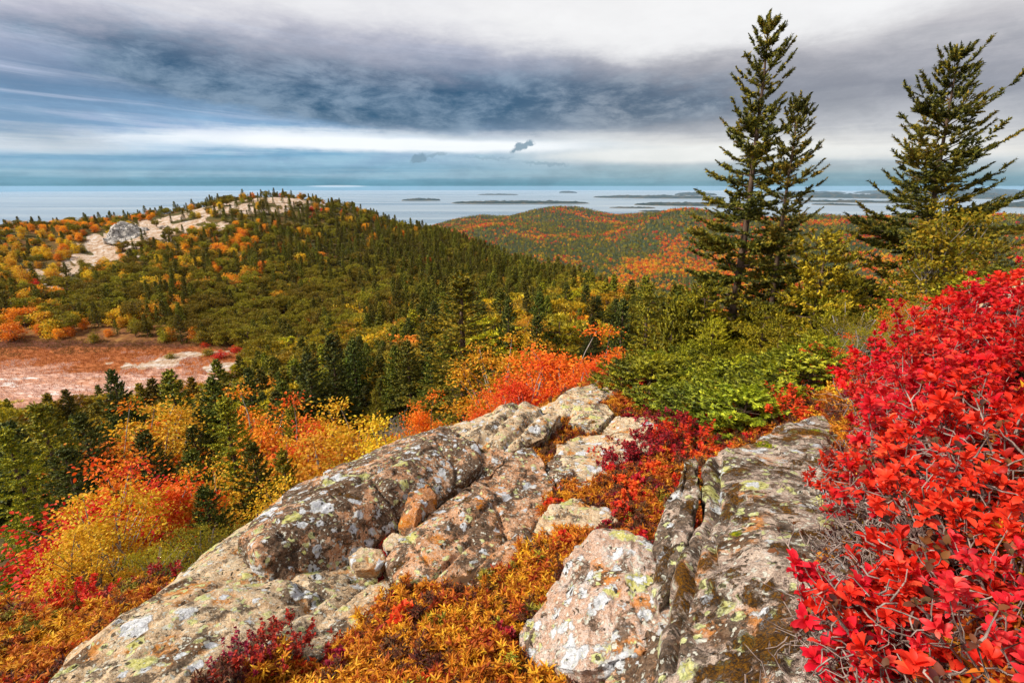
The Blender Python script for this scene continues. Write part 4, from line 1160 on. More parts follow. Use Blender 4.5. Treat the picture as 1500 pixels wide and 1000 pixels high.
# ------------------------------------------------------------------ hero trees on the crest
def top_height(px, top_py, D, z):
    return P(px, top_py, D)[2] - z
def hero(name, px, D, top_py, label, cat, fn, m_leaf, m_wood, rz=0.0, base_drop=.15, topx=None):
    p = P(px, 500, D); x, y = p[0], p[1]
    z = terr1(x, y) - base_drop
    H = top_height(px, top_py, D, z)
    lean = 0.0
    if topx is not None:
        lean = (P(topx, top_py, D)[0] - x) / H
    c, w = fn(H, lean)
    t = make(name, c, w, m_leaf, m_wood)
    t.location = (x, y, z); t.rotation_euler = (0, 0, rz)
    tag(t, label, cat)
    return t
hero('spruce_tree', 1066, 12.5, 40, 'tallest dark spruce with ragged gaps, left one of the close pair', 'tree',
     lambda H, l: conifer(5, H, 2.25, 185, .135, BN, .056, bare=.02, lean=l, power=.80, up0=-4, up1=52, droop=.20, upturn=.20, spacing=.105, twig=.44, gap=.26, curve=.5, tr=.0135), M_SPR_HERO, BARK, topx=1124)
hero('spruce_tree', 1130, 12.0, 152, 'thinner shorter spruce close against the right side of the tallest one', 'tree',
     lambda H, l: conifer(16, H, 1.6, 130, .135, BN, .050, bare=.05, lean=l, power=.85, up0=-2, up1=55, droop=.2, upturn=.22, spacing=.11, twig=.46, gap=.24, curve=-.5, tr=.011), M_SPR_HERO, BARK, topx=1166)
hero('spruce_tree', 1338, 14.0, 92, 'tall dark spruce standing alone above the red bank, with long boughs to its right', 'tree',
     lambda H, l: conifer(29, H, 2.25, 160, .15, BN, .055, bare=.02, lean=l, power=.72, up0=-2, up1=46, droop=.2, upturn=.26, spacing=.115, twig=.42, gap=.26, curve=-.3, side=.0, tr=.013), M_SPR_HERO, BARK, topx=1370)
hero('birch_tree', 1345, 10.5, 275, 'slim young tree with yellow-green leaves and a pale stem in front of the lone spruce', 'tree',
     lambda H, l: broadleaf(3, H, .85, 130, 60, .06, LF_OV, 3, .10, .20), M_OLV, BARK_PALE)

# ------------------------------------------------------------------ prototypes
def protos(name, n, fn, m_leaf, m_wood, cat, cn='crown'):
    out = []
    for k in range(n):
        c, w = fn(k)
        t = make(name, c, w, m_leaf, m_wood, cn); t['category'] = cat
        out.append(t)
    return out
# unit trees are 6 m high (spruce), 4 m (pine), 4 m (broadleaf)
SP_NEAR = protos('spruce_tree', 4, lambda k: conifer(50 + k, 6, [1.7, 1.45, 1.9, 1.6][k], 150, .15, BM, .070, power=.9, up0=-6, up1=42, spacing=.13, twig=.46, gap=.08, maxr=2.2), M_SPR, BARK, 'tree')
SP_FINE = protos('spruce_tree', 2, lambda k: conifer(250 + k, 6, [1.75, 1.5][k], 190, .13, BN, .050, power=.88, up0=-8, up1=42, spacing=.12, twig=.44, gap=.14, droop=.30), M_SPR, BARK, 'tree')
SP_MID = protos('spruce_tree', 4, lambda k: conifer(60 + k, 6, [1.5, 1.25, 1.7, 1.35][k], 80, .34, BF, .13, power=.9, up0=-4, up1=40, spacing=.30, twig=.44, gap=.05, two=False), M_SPR_HILL, BARK, 'tree')
PN_MID = protos('pine_tree', 4, lambda k: pine(70 + k, 4.2, [2.0, 2.4, 1.8, 2.2][k], [26, 32, 24, 28][k], .30, 26), M_PINE, BARK, 'tree')
BL_NEAR = {}
for cname, mm in (('yellow', M_YEL), ('orange', M_ORG), ('red', M_RED), ('olive', M_OLV)):
    BL_NEAR[cname] = protos('birch_tree' if cname in ('yellow', 'olive') else 'maple_tree', 1, lambda k: broadleaf({'yellow': 81, 'orange': 82, 'red': 83, 'olive': 84}[cname], 4, 1.7, 170, 90, .075, LF_OV if cname != 'olive' else LF_LA, 6, .05, .17), mm, BARK_PALE, 'tree')[0]
BL_MID = {}
for cname, mm in (('yellow', M_YEL), ('orange', M_ORG_GOLD), ('red', M_RED), ('olive', M_OLV)):
    BL_MID[cname] = protos('birch_tree' if cname in ('yellow', 'olive') else 'maple_tree', 2, lambda k: broadleaf({'yellow': 91, 'orange': 92, 'red': 93, 'olive': 94}[cname] + 10 * k, 4, 2.0, 44, 30, .30, LF_DIA, 4, .05, .32), mm, BARK_PALE, 'tree')
USED = set()
SKIRT = protos('spruce_tree', 2, lambda k: conifer(240 + k, 3.0, 1.9, 84, .125, BN, .050, bare=.04, power=.7, up0=-12, up1=22, droop=.26, upturn=.34, spacing=.115, twig=.44, gap=.12), M_SPR_LIME, BARK, 'tree')
SK = [(1005, 9.5, 500, 'low broad yellow-green spruce between the orange maples and the tall pair', (1.1, 1.0, 1)), (1035, 9.2, 468, 'yellow-green spruce boughs just before the tallest spruce', (1.25, 1.05, 1)), (1130, 9.0, 462, 'bushy lime-tinted spruce before the thinner tall spruce', (1.2, 1.05, 1)), (1200, 9.6, 452, 'golden-green spruce at the upper corner of the red bank', (1.2, 1.0, 1)),
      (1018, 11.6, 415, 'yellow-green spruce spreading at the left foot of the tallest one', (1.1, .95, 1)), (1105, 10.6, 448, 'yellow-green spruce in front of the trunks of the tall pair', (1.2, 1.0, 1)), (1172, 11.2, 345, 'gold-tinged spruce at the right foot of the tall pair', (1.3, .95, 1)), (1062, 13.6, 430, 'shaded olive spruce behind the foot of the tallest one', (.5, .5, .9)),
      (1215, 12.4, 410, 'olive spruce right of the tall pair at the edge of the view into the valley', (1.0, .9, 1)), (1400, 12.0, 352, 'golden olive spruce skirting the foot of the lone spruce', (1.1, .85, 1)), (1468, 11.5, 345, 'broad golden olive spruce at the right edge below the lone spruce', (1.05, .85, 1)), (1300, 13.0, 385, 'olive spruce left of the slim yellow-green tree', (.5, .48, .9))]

# ------------------------------------------------------------------ trees of the slope right below the ledge, one by one
def put(kind, px, D, top_py, label, group=None, wide=1.0, tint=None, base=.2, H=None):
    p = P(px, 560, D); x, y = p[0], p[1]; z = terr1(x, y) - base
    H = H or max(.8, top_height(px, top_py, D, z))
    if kind == 'spruce': pr = SP_FINE[int(RNG.integers(2))] if D < 32 else SP_NEAR[int(RNG.integers(4))]; s = H / 6.0
    elif kind == 'pine': pr = PN_MID[int(RNG.integers(4))]; s = H / 4.2
    else: pr = BL_NEAR[kind]; s = H / 4.0
    return dup(pr, (x, y, z), RNG.uniform(0, 6.28), (s * wide, s * wide, s), label, group, tint=tint, used=USED)
SLOPE = [
 ('spruce', 680, 21, 405, 'tall olive-dark spruce standing in the middle of the slope just beyond the crest rocks', 1.75, (3.2, 2.5, 1.2)),
 ('spruce', 322, 19, 588, 'dark full spruce directly left of the dark boulder, between yellow trees', 1.25, None),
 ('spruce', 40, 24, 598, 'broad dark spruce at the left edge below the meadow', 1.3, None),
 ('spruce', 100, 26, 612, 'dark spruce second from the left edge below the meadow', 1.2, None),
 ('spruce', -20, 20, 640, 'dark spruce cut by the left edge of the view', 1.2, None),
 ('spruce', 128, 30, 640, 'small dark spruce at the right of the left-edge spruces', 1.0, None),
 ('spruce', 166, 74, 543, 'solitary dark spruce standing out against the pink meadow', 1.0, None),
 ('spruce', 405, 30, 590, 'slender green spruce beyond the yellow trees left of centre', 1.0, (1.3, 1.3, 1)),
 ('spruce', 548, 30, 572, 'small blue-green spruce just above the crest of the dark boulder', 1.1, None),
 ('spruce', 492, 44, 492, 'dark spruce with a twin on its right, above the centre of the boulder', 1.1, None),
 ('spruce', 522, 48, 500, 'right-hand dark spruce of the twins above the boulder', 1.0, None),
 ('spruce', 455, 42, 520, 'dark spruce left of the twin spruces', 1.1, None),
 ('spruce', 600, 40, 500, 'spruce with brown-green boughs left of the tall middle spruce', 1.1, (1.5, 1.2, 1)),
 ('spruce', 632, 34, 520, 'thin spruce pressed against the left side of the tall middle spruce', 1.0, (1.3, 1.2, 1)),
 ('spruce', 940, 26, 418, 'dark spruce left of the tallest pair, above the orange maple', 1.15, None),
 ('spruce', 862, 30, 465, 'dark spruce standing behind the orange maple', 1.1, None),
 ('spruce', 905, 34, 440, 'shaded spruce behind and right of the orange maple', 1.0, None),
 ('spruce', 785, 36, 462, 'spruce rising behind the yellow birch at the crest', 1.1, None),
 ('spruce', 745, 42, 440, 'green spruce right behind the tall middle spruce', 1.1, None),
 ('spruce', 250, 52, 545, 'yellow-green spruce at the lower edge of the meadow', 1.2, (2.4, 2.0, 1)),
 ('spruce', 310, 50, 555, 'green spruce at the meadow edge, right of the yellow-green one', 1.1, (1.5, 1.5, 1)),
 ('spruce', 365, 56, 540, 'dark spruce where the meadow ends, beside the pale rocks', 1.0, None),
 ('spruce', 265, 26, 628, 'small spruce left of the dark full spruce', 1.0, None),
 ('orange', 838, 12.0, 498, 'bright orange maple spreading just beyond the crest rocks', 1.55, (1.05, .9, 1)),
 ('orange', 895, 12.5, 500, 'paler orange maple against the low spruces', 1.3, (1.05, 1.1, 1)),
 ('orange', 868, 10.0, 520, 'vivid orange maple touching the slender crest rock', 1.3, (1.05, .8, 1)),
 ('orange', 790, 14, 520, 'deep orange maple between the golden birch and the bright orange maple', 1.3, (1, .8, 1)),
 ('orange', 770, 11, 545, 'small red-orange maple in front of the big orange one', 1.2, (1, .7, 1)),
 ('yellow', 742, 16, 500, 'round golden birch left of the orange maples', 1.2, None),
 ('olive', 470, 9.0, 668, 'olive-gold bush peeping over the top of the dark boulder', 1.0, None),
 ('yellow', 560, 10.5, 628, 'small golden bush just behind the crest of the dark boulder', 1.2, None),
 ('olive', 630, 11, 606, 'low olive bush behind the dark boulder below the tall middle spruce', 1.2, None),
 ('yellow', 410, 7.6, 712, 'small golden bush at the upper left edge of the dark boulder', 1.1, None),
 ('orange', 725, 9.5, 578, 'low red-orange bush touching the white-crusted crest rock', 1.1, (1, .8, 1)),
 ('orange', 612, 15, 586, 'little orange maple sapling left of the crest', .9, None),
 ('yellow', 505, 15.5, 598, 'golden birch above the dark boulder', 1.1, None),
 ('orange', 440, 17, 604, 'red-orange maple beside the golden birches', 1.0, (1, .8, 1)),
 ('yellow', 455, 13.5, 640, 'broad golden birch bush beside the dark boulder', 1.35, (.95, .9, 1)),
 ('yellow', 398, 15, 660, 'yellow birch between the dark full spruce and the boulder', 1.1, None),
 ('orange', 382, 24, 585, 'orange-gold maple beyond the dark full spruce', 1.3, (1, 1.4, 1)),
 ('yellow', 205, 28, 600, 'golden maple right of the left-edge spruces', 1.3, None),
 ('orange', 155, 27, 620, 'amber maple in front of the meadow', 1.2, (1, 1.5, 1)),
 ('olive', 575, 14, 612, 'olive-yellow birch bush left of the little orange sapling', 1.2, None),
 ('orange', 105, 8.4, 706, 'large orange and yellow maple bush in the lower left corner', 1.1, (1, 1.25, 1)),
 ('orange', 160, 9.6, 682, 'tall orange maple bush behind the yellow ones in the lower left', 1.0, None),
 ('yellow', 235, 9.5, 712, 'yellow maple bush right of the large orange one', .95, None),
 ('yellow', 70, 6.6, 742, 'amber yellow leaved bush at the lower left', 1.05, None),
 ('red', 30, 7.6, 738, 'scarlet maple bush at the left edge', 1.35, None),
 ('olive', 215, 6.6, 752, 'green-gold feathery bush beside the pale slab', 1.15, None),
 ('olive', 285, 7.6, 742, 'smaller green-gold bush touching the top of the pale slab', 1.0, None),
 ('olive', 140, 5.6, 800, 'yellow-green bush nearest the heath at the lower left', 1.1, (1.2, 1.1, 1)),
 ('yellow', 20, 5.4, 812, 'yellow bush at the left edge above the orange heath', 1.1, None),
 ('spruce', 190, 17, 640, 'dark spruce between the left-edge spruces and the dark full one', 1.1, None),
 ('spruce', 255, 14, 668, 'small dark spruce just left of the dark full spruce', 1.1, (1.4, 1.3, 1)),
 ('spruce', 60, 14, 668, 'dark spruce in front of the broad one at the left edge', 1.3, None),
 ('spruce', 350, 13.5, 655, 'young green spruce pressed against the dark full spruce', 1.0, (1.5, 1.4, 1)),
 ('spruce', 420, 19, 600, 'dark green spruce between the golden birches', 1.0, None),
 ('spruce', 128, 8.6, 738, 'little dark spruce rising among the yellow bushes at the lower left', 1.1, None),
 ('spruce', 262, 8.2, 728, 'little dark spruce beside the green-gold bush above the pale slab', 1.1, None),
 ('spruce', 395, 12, 668, 'small dark spruce between golden birches close to the dark boulder', 1.1, None),
 ('orange', 1300, 9.5, 432, 'orange-tinged young maple left of the slim yellow-green tree', 1.1, (1, 1.3, 1)),
 ('olive', 1230, 9.5, 420, 'olive-yellow birch beside the low spruces', 1.4, (.8, .8, 1)),
 ('olive', 1260, 7.6, 452, 'olive-gold bush at the edge of the red bank', 1.5, None),
 ('orange', 1215, 6.0, 520, 'orange bush between low spruces and the red bank', 1.2, None),
 ('olive', 1330, 7.2, 418, 'yellow-olive bush behind the top of the red bank', 1.5, (.9, .8, 1)),
]
for i, (px, D, tp_, lb, ti) in enumerate(SK):
    p = P(px, 560, D); z = terr1(p[0], p[1]) - .15; H = top_height(px, tp_, D, z)
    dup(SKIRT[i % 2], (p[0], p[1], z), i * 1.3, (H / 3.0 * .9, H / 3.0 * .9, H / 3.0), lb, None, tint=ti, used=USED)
for (kd, px, D, tp_, lb, wd_, ti) in SLOPE:
    put(kd, px, D, tp_, lb, None, wd_, ti)

# grey leafless bushes among the spruces
c_, w_ = shrub(440, 2.6, 1.0, 26, .05, LF_OV, per=3, whorls=1, up=.5, bare=.2, tw=.012, twigs=200)
GREYB = make('bare_bush', c_, w_, M_H_DARK, BARK_PALE, 'leaves', 'stems'); GREYB['category'] = 'bush'
for (px, py, D, sc_, lb) in [(505, 610, 24, 1.1, 'leafless grey bush in front of the twin spruces'), (575, 600, 26, 1.0, 'leafless grey bush left of the tall middle spruce'), (292, 640, 30, 1.1, 'leafless grey bush beside the dark full spruce'), (120, 690, 11, .7, 'leafless grey twigs rising from the orange bushes at the lower left')]:
    p = P(px, py, D); dup(GREYB, (p[0], p[1], terr1(p[0], p[1]) + .6), px, sc_, lb, None, used=USED)

# ------------------------------------------------------------------ low wind-clipped spruces round the tall pair
LOW = protos('low_spruce', 4, lambda k: conifer(200 + k, [1.1, 1.0, 1.2, 1.05][k], [.80, .88, .72, .84][k], 52, .11, BN, .046, bare=.06, power=.60, up0=-6, up1=24, droop=.26, upturn=.50, spacing=.10, twig=.40, gap=.12, tr=.03, two=True), M_SPR_LIME, BARK, 'shrub')
low_lab = 'low wind-clipped spruce with lime-green tips in the thicket below the tall pair'
LOWP = [(950, 600, 6.6), (955, 560, 8.0), (985, 620, 5.9), (990, 580, 7.2), (1000, 540, 9.0), (1030, 600, 6.3), (1040, 640, 5.2), (1045, 560, 8.0), (1060, 585, 6.9), (1060, 535, 9.6),
        (1090, 610, 5.9), (1100, 575, 7.2), (1110, 545, 8.6), (1135, 600, 6.0), (1150, 565, 7.4), (1160, 540, 8.6), (1180, 592, 5.7), (1195, 560, 6.9), (1200, 530, 8.6), (1000, 515, 10.5), (1040, 505, 11.2), (1120, 515, 10.6), (1175, 505, 10.4),
        (970, 530, 10.0), (985, 480, 11.5), (1015, 462, 12.0), (1050, 470, 11.4), (1100, 455, 11.8), (1140, 470, 11.2), (1180, 462, 11.6), (1210, 470, 11.0),  (1035, 535, 9.3), (1090, 520, 9.8), (1215, 500, 10.5), (915, 600, 7.0), (935, 578, 7.4), (965, 588, 7.0), (1012, 585, 6.9), (1040, 585, 6.8), (1075, 560, 7.8), (1125, 580, 6.6), (1160, 590, 6.0), (1020, 625, 5.6), (1060, 618, 5.6), (1110, 625, 5.3), (1190, 575, 6.2), (1140, 545, 8.0), (1005, 560, 7.9), (1180, 545, 7.5), (1085, 640, 4.9), (1240, 480, 11.5), (1290, 470, 11.0), (1340, 455, 10.5), (1420, 440, 9.8), (1480, 425, 8.8)]
for i, (px, py, D) in enumerate(LOWP):
    p = P(px, py, D); z = terr1(p[0], p[1])
    want = max(.5, min(2.3, p[2] - z + .12)) * RNG.uniform(.8, 1.3)
    dup(LOW[i % 4], (p[0], p[1], z - .06), RNG.uniform(0, 6.28), (1.0 + .1 * RNG.normal(), 1.0 + .1 * RNG.normal(), want / 1.1), low_lab, 'low spruces below the tall pair', used=USED,
        tint=[(1.0, .95, 1), (.85, .9, 1), (.7, .72, 1.0), (1.05, .92, 1)][i % 4] if py > 540 else [(.9, .78, .9), (.6, .6, .9), (1.05, .85, 1)][i % 3])

# ------------------------------------------------------------------ the hill and the valley woods
def visible(x, y, z, hgt):
    """is the tree top seen from somewhere near the camera"""
    n = len(x); ok = np.ones(n, bool); D = np.hypot(x, y); top = z + hgt + .01 * D * .6
    for f in (.12, .2, .3, .4, .5, .6, .68, .76, .83, .89, .94, .97):
        hx = terrain_h(x * f, y * f)
        ok &= hx < top * f + (0.5 if f < .5 else 1.0) + 0.004 * D
    return ok
def field(r0, r1, spacing_fn, a0=-52, a1=52, seed=0):
    g_ = np.random.default_rng(seed); X = []; Y = []
    r = r0
    while r < r1:
        s = spacing_fn(r); n = int(R(a1 - a0) * r / s)
        az = R(a0) + (np.arange(n) + g_.uniform(-.42, .42, n)) * R(a1 - a0) / n
        rr = r + g_.uniform(-.45, .45, n) * s
        X.append(rr * np.sin(az)); Y.append(rr * np.cos(az)); r += s * .87
    return np.concatenate(X), np.concatenate(Y)
# patches of colour seen on the hill: px, py, radius x, radius y, kind, strength
ZONES = [(45, 385, 85, 36, 'yellow', .75), (140, 372, 60, 22, 'yellow', .35), (105, 340, 70, 14, 'orange', .6), (335, 358, 26, 20, 'orange', .9), (385, 372, 40, 14, 'yellow', .7), (20, 478, 60, 26, 'yellow', .7), (30, 462, 55, 16, 'orange', .6),
         (85, 490, 60, 14, 'orange', .45), (200, 452, 46, 26, 'yellow', .6), (245, 415, 30, 14, 'yellow', .6), (265, 425, 22, 12, 'orange', .55), (160, 322, 90, 10, 'orange', .45), (455, 310, 14, 8, 'red', .8), (95, 430, 60, 14, 'orange', .4),
         (340, 512, 36, 14, 'red', .75), (395, 520, 26, 10, 'red', .7), (310, 500, 20, 8, 'olive', .5), (790, 440, 60, 30, 'olive', .35), (700, 430, 30, 14, 'red', .35), (880, 440, 30, 20, 'orange', .35), (540, 470, 30, 18, 'yellow', .5), (350, 480, 120, 50, 'pine', .8),
         (480, 440, 150, 60, 'pine', .72), (560, 370, 150, 40, 'spruce', .85), (700, 400, 120, 40, 'spruce', .8), (200, 400, 60, 18, 'pine', .6), (130, 440, 90, 30, 'pine', .6), (720, 330, 130, 40, 'spruce', .9), (245, 445, 24, 22, 'spruce', .9), (420, 380, 60, 18, 'spruce', .5),
         (960, 400, 60, 20, 'spruce', .5), (600, 470, 60, 30, 'spruce', .5), (400, 310, 90, 16, 'spruce', .8), (310, 330, 60, 14, 'olive', .4), (60, 345, 60, 10, 'spruce', .6), (500, 560, 120, 40, 'spruce', .7), (210, 500, 120, 12, 'olive', .6), (120, 512, 120, 12, 'olive', .7)]
KINDS_ = ['spruce', 'pine', 'yellow', 'orange', 'red', 'olive']
def choose(x, y, z, g_):
    px, py, _ = project(np.stack([x, y, z + 2], 1))
    n = len(x)
    W = np.zeros((n, 6)); W[:, 0] = .33; W[:, 1] = .38; W[:, 2] = .10; W[:, 3] = .075; W[:, 4] = .01; W[:, 5] = .14
    cl = fbm2(x, y, 1 / 16.0, 77, 3)
    W[:, 2] += np.clip(cl - .18, 0, 1) * 1.3; W[:, 3] += np.clip(cl - .26, 0, 1) * 1.6
    for (cx, cy, rx, ry, k, s) in ZONES:
        w = np.exp(-(((px - cx) / rx) ** 2 + ((py - cy) / ry) ** 2)) * s
        W *= (1 - w)[:, None]; W[:, KINDS_.index(k)] += w
    c = np.cumsum(W, 1); c /= c[:, -1:]
    return (g_.uniform(0, 1, (n, 1)) > c).sum(1).clip(0, 5)
g_ = np.random.default_rng(99)
hx, hy = field(42, 372, lambda r: 2.15 + .0058 * r, -50, 36, 5)
hz = terrain_h(hx, hy)
hD = np.hypot(hx, hy)
rk = terrain_masks(hx, hy); md = meadow_w(hx, hy)
hpx, hpy, _ = project(np.stack([hx, hy, hz], 1))
wob = fbm2(hx, hy, 1 / 8.0, 31, 3)
keep = (rk < .22 + .25 * (g_.random(len(hx)) < .20)) & (md + wob * .35 < .30)
# open rust-brown fringe above the meadow
keep &= ~((hpy > 482 + wob * 14) & (hpy < 600) & (hpx < 290 + wob * 60) & (hD > 100) & (g_.random(len(hx)) < .80))
keep &= ~((hpx > 1010) & (hD < 60))
# the near slope holds the trees placed one by one: keep their surroundings thinner
keep &= ~((hD < 60) & (g_.random(len(hx)) < .25))
kd = choose(hx, hy, hz, g_)
base_h = np.array([5.8, 4.9, 4.4, 4.1, 2.8, 3.8])[kd] * g_.uniform(.55, 1.3, len(hx))
base_h *= np.interp(hD, [40, 90, 200, 300, 370], [1.05, 1.0, .95, .66, .7])
keep &= visible(hx, hy, hz, base_h)
hx, hy, hz, hD, kd, base_h, hpx, hpy = (a[keep] for a in (hx, hy, hz, hD, kd, base_h, hpx, hpy))
inview = (hpx > -60) & (hpx < 1560)
order = np.argsort(-(base_h / hD) * inview)
GROUPS = {0: ('dark pointed spruce among the evergreens covering the left hill', 'spruces on the left hill', 'spruce'),
          1: ('bushy olive-green pine among the trees covering the left hill', 'pines on the left hill', 'pine'),
          2: ('golden-yellow birch among the evergreens of the left hill', 'yellow birches on the left hill', 'yellow'),
          3: ('orange maple among the evergreens of the left hill', 'orange maples on the left hill', 'orange'),
          4: ('scarlet leaved maple on the left hill', 'red maples on the left hill', 'red'),
          5: ('dull olive-yellow birch on the left hill', 'olive birches on the left hill', 'olive')}
LIMIT = {0: 240, 1: 296, 2: 140, 3: 140, 4: 110, 5: 140}
taken = {k: 0 for k in range(6)}
rest = []
for i in order:
    k = int(kd[i])
    if taken[k] >= LIMIT[k] or not inview[i]: rest.append(i); continue
    taken[k] += 1
    lb, gr, cn = GROUPS[k]
    s0 = {0: 6.0, 1: 4.2}.get(k, 4.0)
    s = base_h[i] / s0
    if k == 0: pr = SP_MID[int(g_.integers(4))] if hD[i] > 75 else SP_NEAR[int(g_.integers(4))]
    elif k == 1: pr = PN_MID[int(g_.integers(4))]
    else: pr = BL_NEAR[cn] if hD[i] < 60 else BL_MID[cn][int(g_.integers(2))]
    wv = s * g_.uniform(1.0, 1.45)
    tv = g_.uniform(.8, 1.65)
    tint = (tv * g_.uniform(.9, 1.3), tv, .9) if k in (0, 1) else None
    dup(pr, (hx[i], hy[i], hz[i] - .15), g_.uniform(0, 6.28), (wv, wv, s), lb, gr, tint=tint, used=USED)
# far, small versions for the masses
def mass_proto(name, geo, mat):
    o = geo.obj(name, mat); sc.collection.objects.unlink(o); return o
def cone_tree(seed, H=6, W=1.25, n=46):
    g2 = np.random.default_rng(seed); ge = Geo()
    t = np.sort(g2.uniform(.02, 1, n)); a = g2.uniform(0, 6.28, n); L = W * (1 - t) ** .9 * g2.uniform(.7, 1.15, n) + .06
    d = np.stack([np.cos(a), np.sin(a), g2.normal(-.12, .1, n)], 1)
    V, F = LF_DIA; V = V * [1, 1.5, 1]
    ge.inst((V, F), frames(d, g2.normal(0, .3, n), L), np.stack([np.zeros(n), np.zeros(n), t * H * .95 + .1], 1))
    ge.inst((V, F), frames(np.tile([0, 0, 1.0], (3, 1)), np.array([0, 1, 2.0]), [H * .3] * 3, [.35] * 3), np.tile([0, 0, H * .7], (3, 1)))
    return ge
def blob_tree(seed, H=4, W=2.0, n=44, leaf=1.0):
    g2 = np.random.default_rng(seed); ge = Geo()
    v = unit(g2.normal(0, 1, (n, 3))); v[:, 2] = v[:, 2] * .8 + .15
    c = v * g2.uniform(.55, 1.0, (n, 1)) * [W * .8, W * .8, H * .42] + [0, 0, H * .55]
    d = unit(np.cross(v, g2.normal(0, 1, (n, 3))))
    ge.inst(LF_DIA, frames(d, g2.uniform(0, 6.28, n), leaf * g2.uniform(.6, 1.2, n)), c)
    return ge
FAR_SP = [mass_proto('far_spruce', cone_tree(300 + k), M_SPR) for k in range(3)]
FAR_C = {c: mass_proto('far_tree', blob_tree(310 + i), m_) for i, (c, m_) in enumerate((('yellow', M_YEL), ('orange', M_ORG), ('red', M_RED), ('olive', M_OLV), ('pine', M_PINE)))}
rest = np.array(rest, int)
def child(t, nm): return next(c for c in t.children if c.name.startswith(nm))
# remaining spruces of the hill
rs = rest[kd[rest] == 0]
scatter('distant_spruces', np.stack([hx[rs], hy[rs], hz[rs] - .1], 1), np.stack([0 * rs, 0 * rs, g_.uniform(0, 6.28, len(rs))], 1), base_h[rs] / 6.0 * 1.08, g_.integers(0, 4, len(rs)),
        [(child(t, 'crown'), child(t, 'trunk')) for t in SP_MID], 'mass of small spruces clothing the upper hill and its far shoulder')
ro = rest[kd[rest] != 0]
km = {1: 0, 2: 1, 3: 2, 4: 3, 5: 4}
scatter('distant_hill_woods', np.stack([hx[ro], hy[ro], hz[ro] - .1], 1), np.stack([0 * ro, 0 * ro, g_.uniform(0, 6.28, len(ro))], 1), base_h[ro] / 4.1 * 1.1, np.array([km[int(k)] for k in kd[ro]]),
        [[child(PN_MID[0], 'crown'), child(PN_MID[0], 'trunk')]] + [[child(BL_MID[c][1], 'crown'), child(BL_MID[c][1], 'trunk')] for c in ('yellow', 'orange', 'red', 'olive')], 'mass of pines and autumn birches filling the rest of the hill')
print('hill trees', len(hx), taken, 'rest', len(rest))
# the valley and the far hills
vx, vy = field(372, 5200, lambda r: 5.2 + r / 330.0, -24, 50, 6)
vz = terrain_h(vx, vy)
ok = (vz > SEA + 2) & visible(vx, vy, vz, np.full(len(vx), 6.0))
vx, vy, vz = vx[ok], vy[ok], vz[ok]; vD = np.hypot(vx, vy)
vpx, vpy, _ = project(np.stack([vx, vy, vz], 1))
n1 = fbm2(vx, vy, 1 / 130.0, 41, 4); n2 = fbm2(vx, vy, 1 / 34.0, 43, 3)
warm = -.06 + 2.3 * n1 + 1.0 * n2 + np.interp(vpy, [315, 345, 370, 400], [-.10, -.06, .14, .50])
warm += .25 * np.exp(-(((vpx - 1000) / 170) ** 2 + ((vpy - 330) / 22) ** 2))
warm -= .28 * np.exp(-(((vpx - 860) / 130) ** 2 + ((vpy - 365) / 14) ** 2))
isw = g_.random(len(vx)) < np.clip(warm, .03, .93)
redn = np.interp(vpy, [310, 345, 375, 400], [.42, .34, .12, .04]); u = g_.random(len(vx))
vk = np.where(isw, np.where(u < redn, 4, np.where(u < redn + (1 - redn) * .55, 3, np.where(u < .94, 5, 6))), np.where(g_.random(len(vx)) < .78, g_.integers(0, 3, len(vx)), np.where(u < .5, 7, 6)))
# 0-2 spruce, 3 orange, 4 red, 5 yellow, 6 olive, 7 pine
vs = np.where(vk < 3, 1.5, 1.75) * (1 + vD / 3600.0) * g_.uniform(.7, 1.25, len(vx))
scatter('distant_valley_woods', np.stack([vx, vy, vz - .5], 1), np.stack([0 * vx, 0 * vx, g_.uniform(0, 6.28, len(vx))], 1), vs, vk,
        FAR_SP + [FAR_C['orange'], FAR_C['red'], FAR_C['yellow'], FAR_C['olive'], FAR_C['pine']], 'far-off woods of spruce and autumn maple covering the valley and hills down to the bay')
print('valley trees', len(vx))

# reeds and sedge of the wet meadow
def reed(seed, mat):
    g2 = np.random.default_rng(seed); ge = Geo(); n = 16
    d = unit(np.stack([g2.normal(0, .28, n), g2.normal(0, .28, n), np.ones(n)], 1))
    ge.inst((np.array([(0, -.05, 0), (.5, -.04, .02), (1, 0, .1), (.5, .04, .02)]), np.array([[0, 1, 2, 3]])), frames(d, g2.uniform(0, 6.28, n), g2.uniform(.5, 1.0, n)), np.stack([g2.normal(0, .28, n), g2.normal(0, .28, n), 0 * d[:, 0]], 1))
    return mass_proto('reed', ge, mat)
M_REED_P = leaf_mat('reed_pink', [(.36, .15, .10), (.55, .30, .22), (.70, .48, .38), (.76, .62, .54)], .3, .8, .1, .01, .3)
M_REED_R = leaf_mat('reed_rust', [(.20, .055, .015), (.34, .10, .025), (.44, .16, .04), (.26, .07, .02)], .3, .8, .1, .01, .3)
M_REED_D = leaf_mat('reed_dark', [(.07, .022, .012), (.16, .05, .02), (.26, .10, .03), (.12, .10, .02)], .3, .8, .1, .01, .3)
mx_, my_ = field(70, 200, lambda r: .62 + .0006 * r, -58, -20, 71)
mm_ = meadow_w(mx_ , my_); wz = fbm2(mx_ * .45, my_, 1 / 6.0, 72, 5)
kp = (mm_ > .12) & (g_.random(len(mx_)) < .80)
mx_, my_, wz, mm_ = mx_[kp], my_[kp], wz[kp], mm_[kp]; mz_ = terrain_h(mx_, my_)
rk_ = terrain_masks(mx_, my_); kp = rk_ < .35; mx_, my_, wz, mz_, mm_ = mx_[kp], my_[kp], wz[kp], mz_[kp], mm_[kp]
ix = np.where(my_ + wz * 12 > 111, 2, np.where(my_ + wz * 24 > 101, 1, np.where(g_.random(len(mx_)) < .10, 1, 0)))
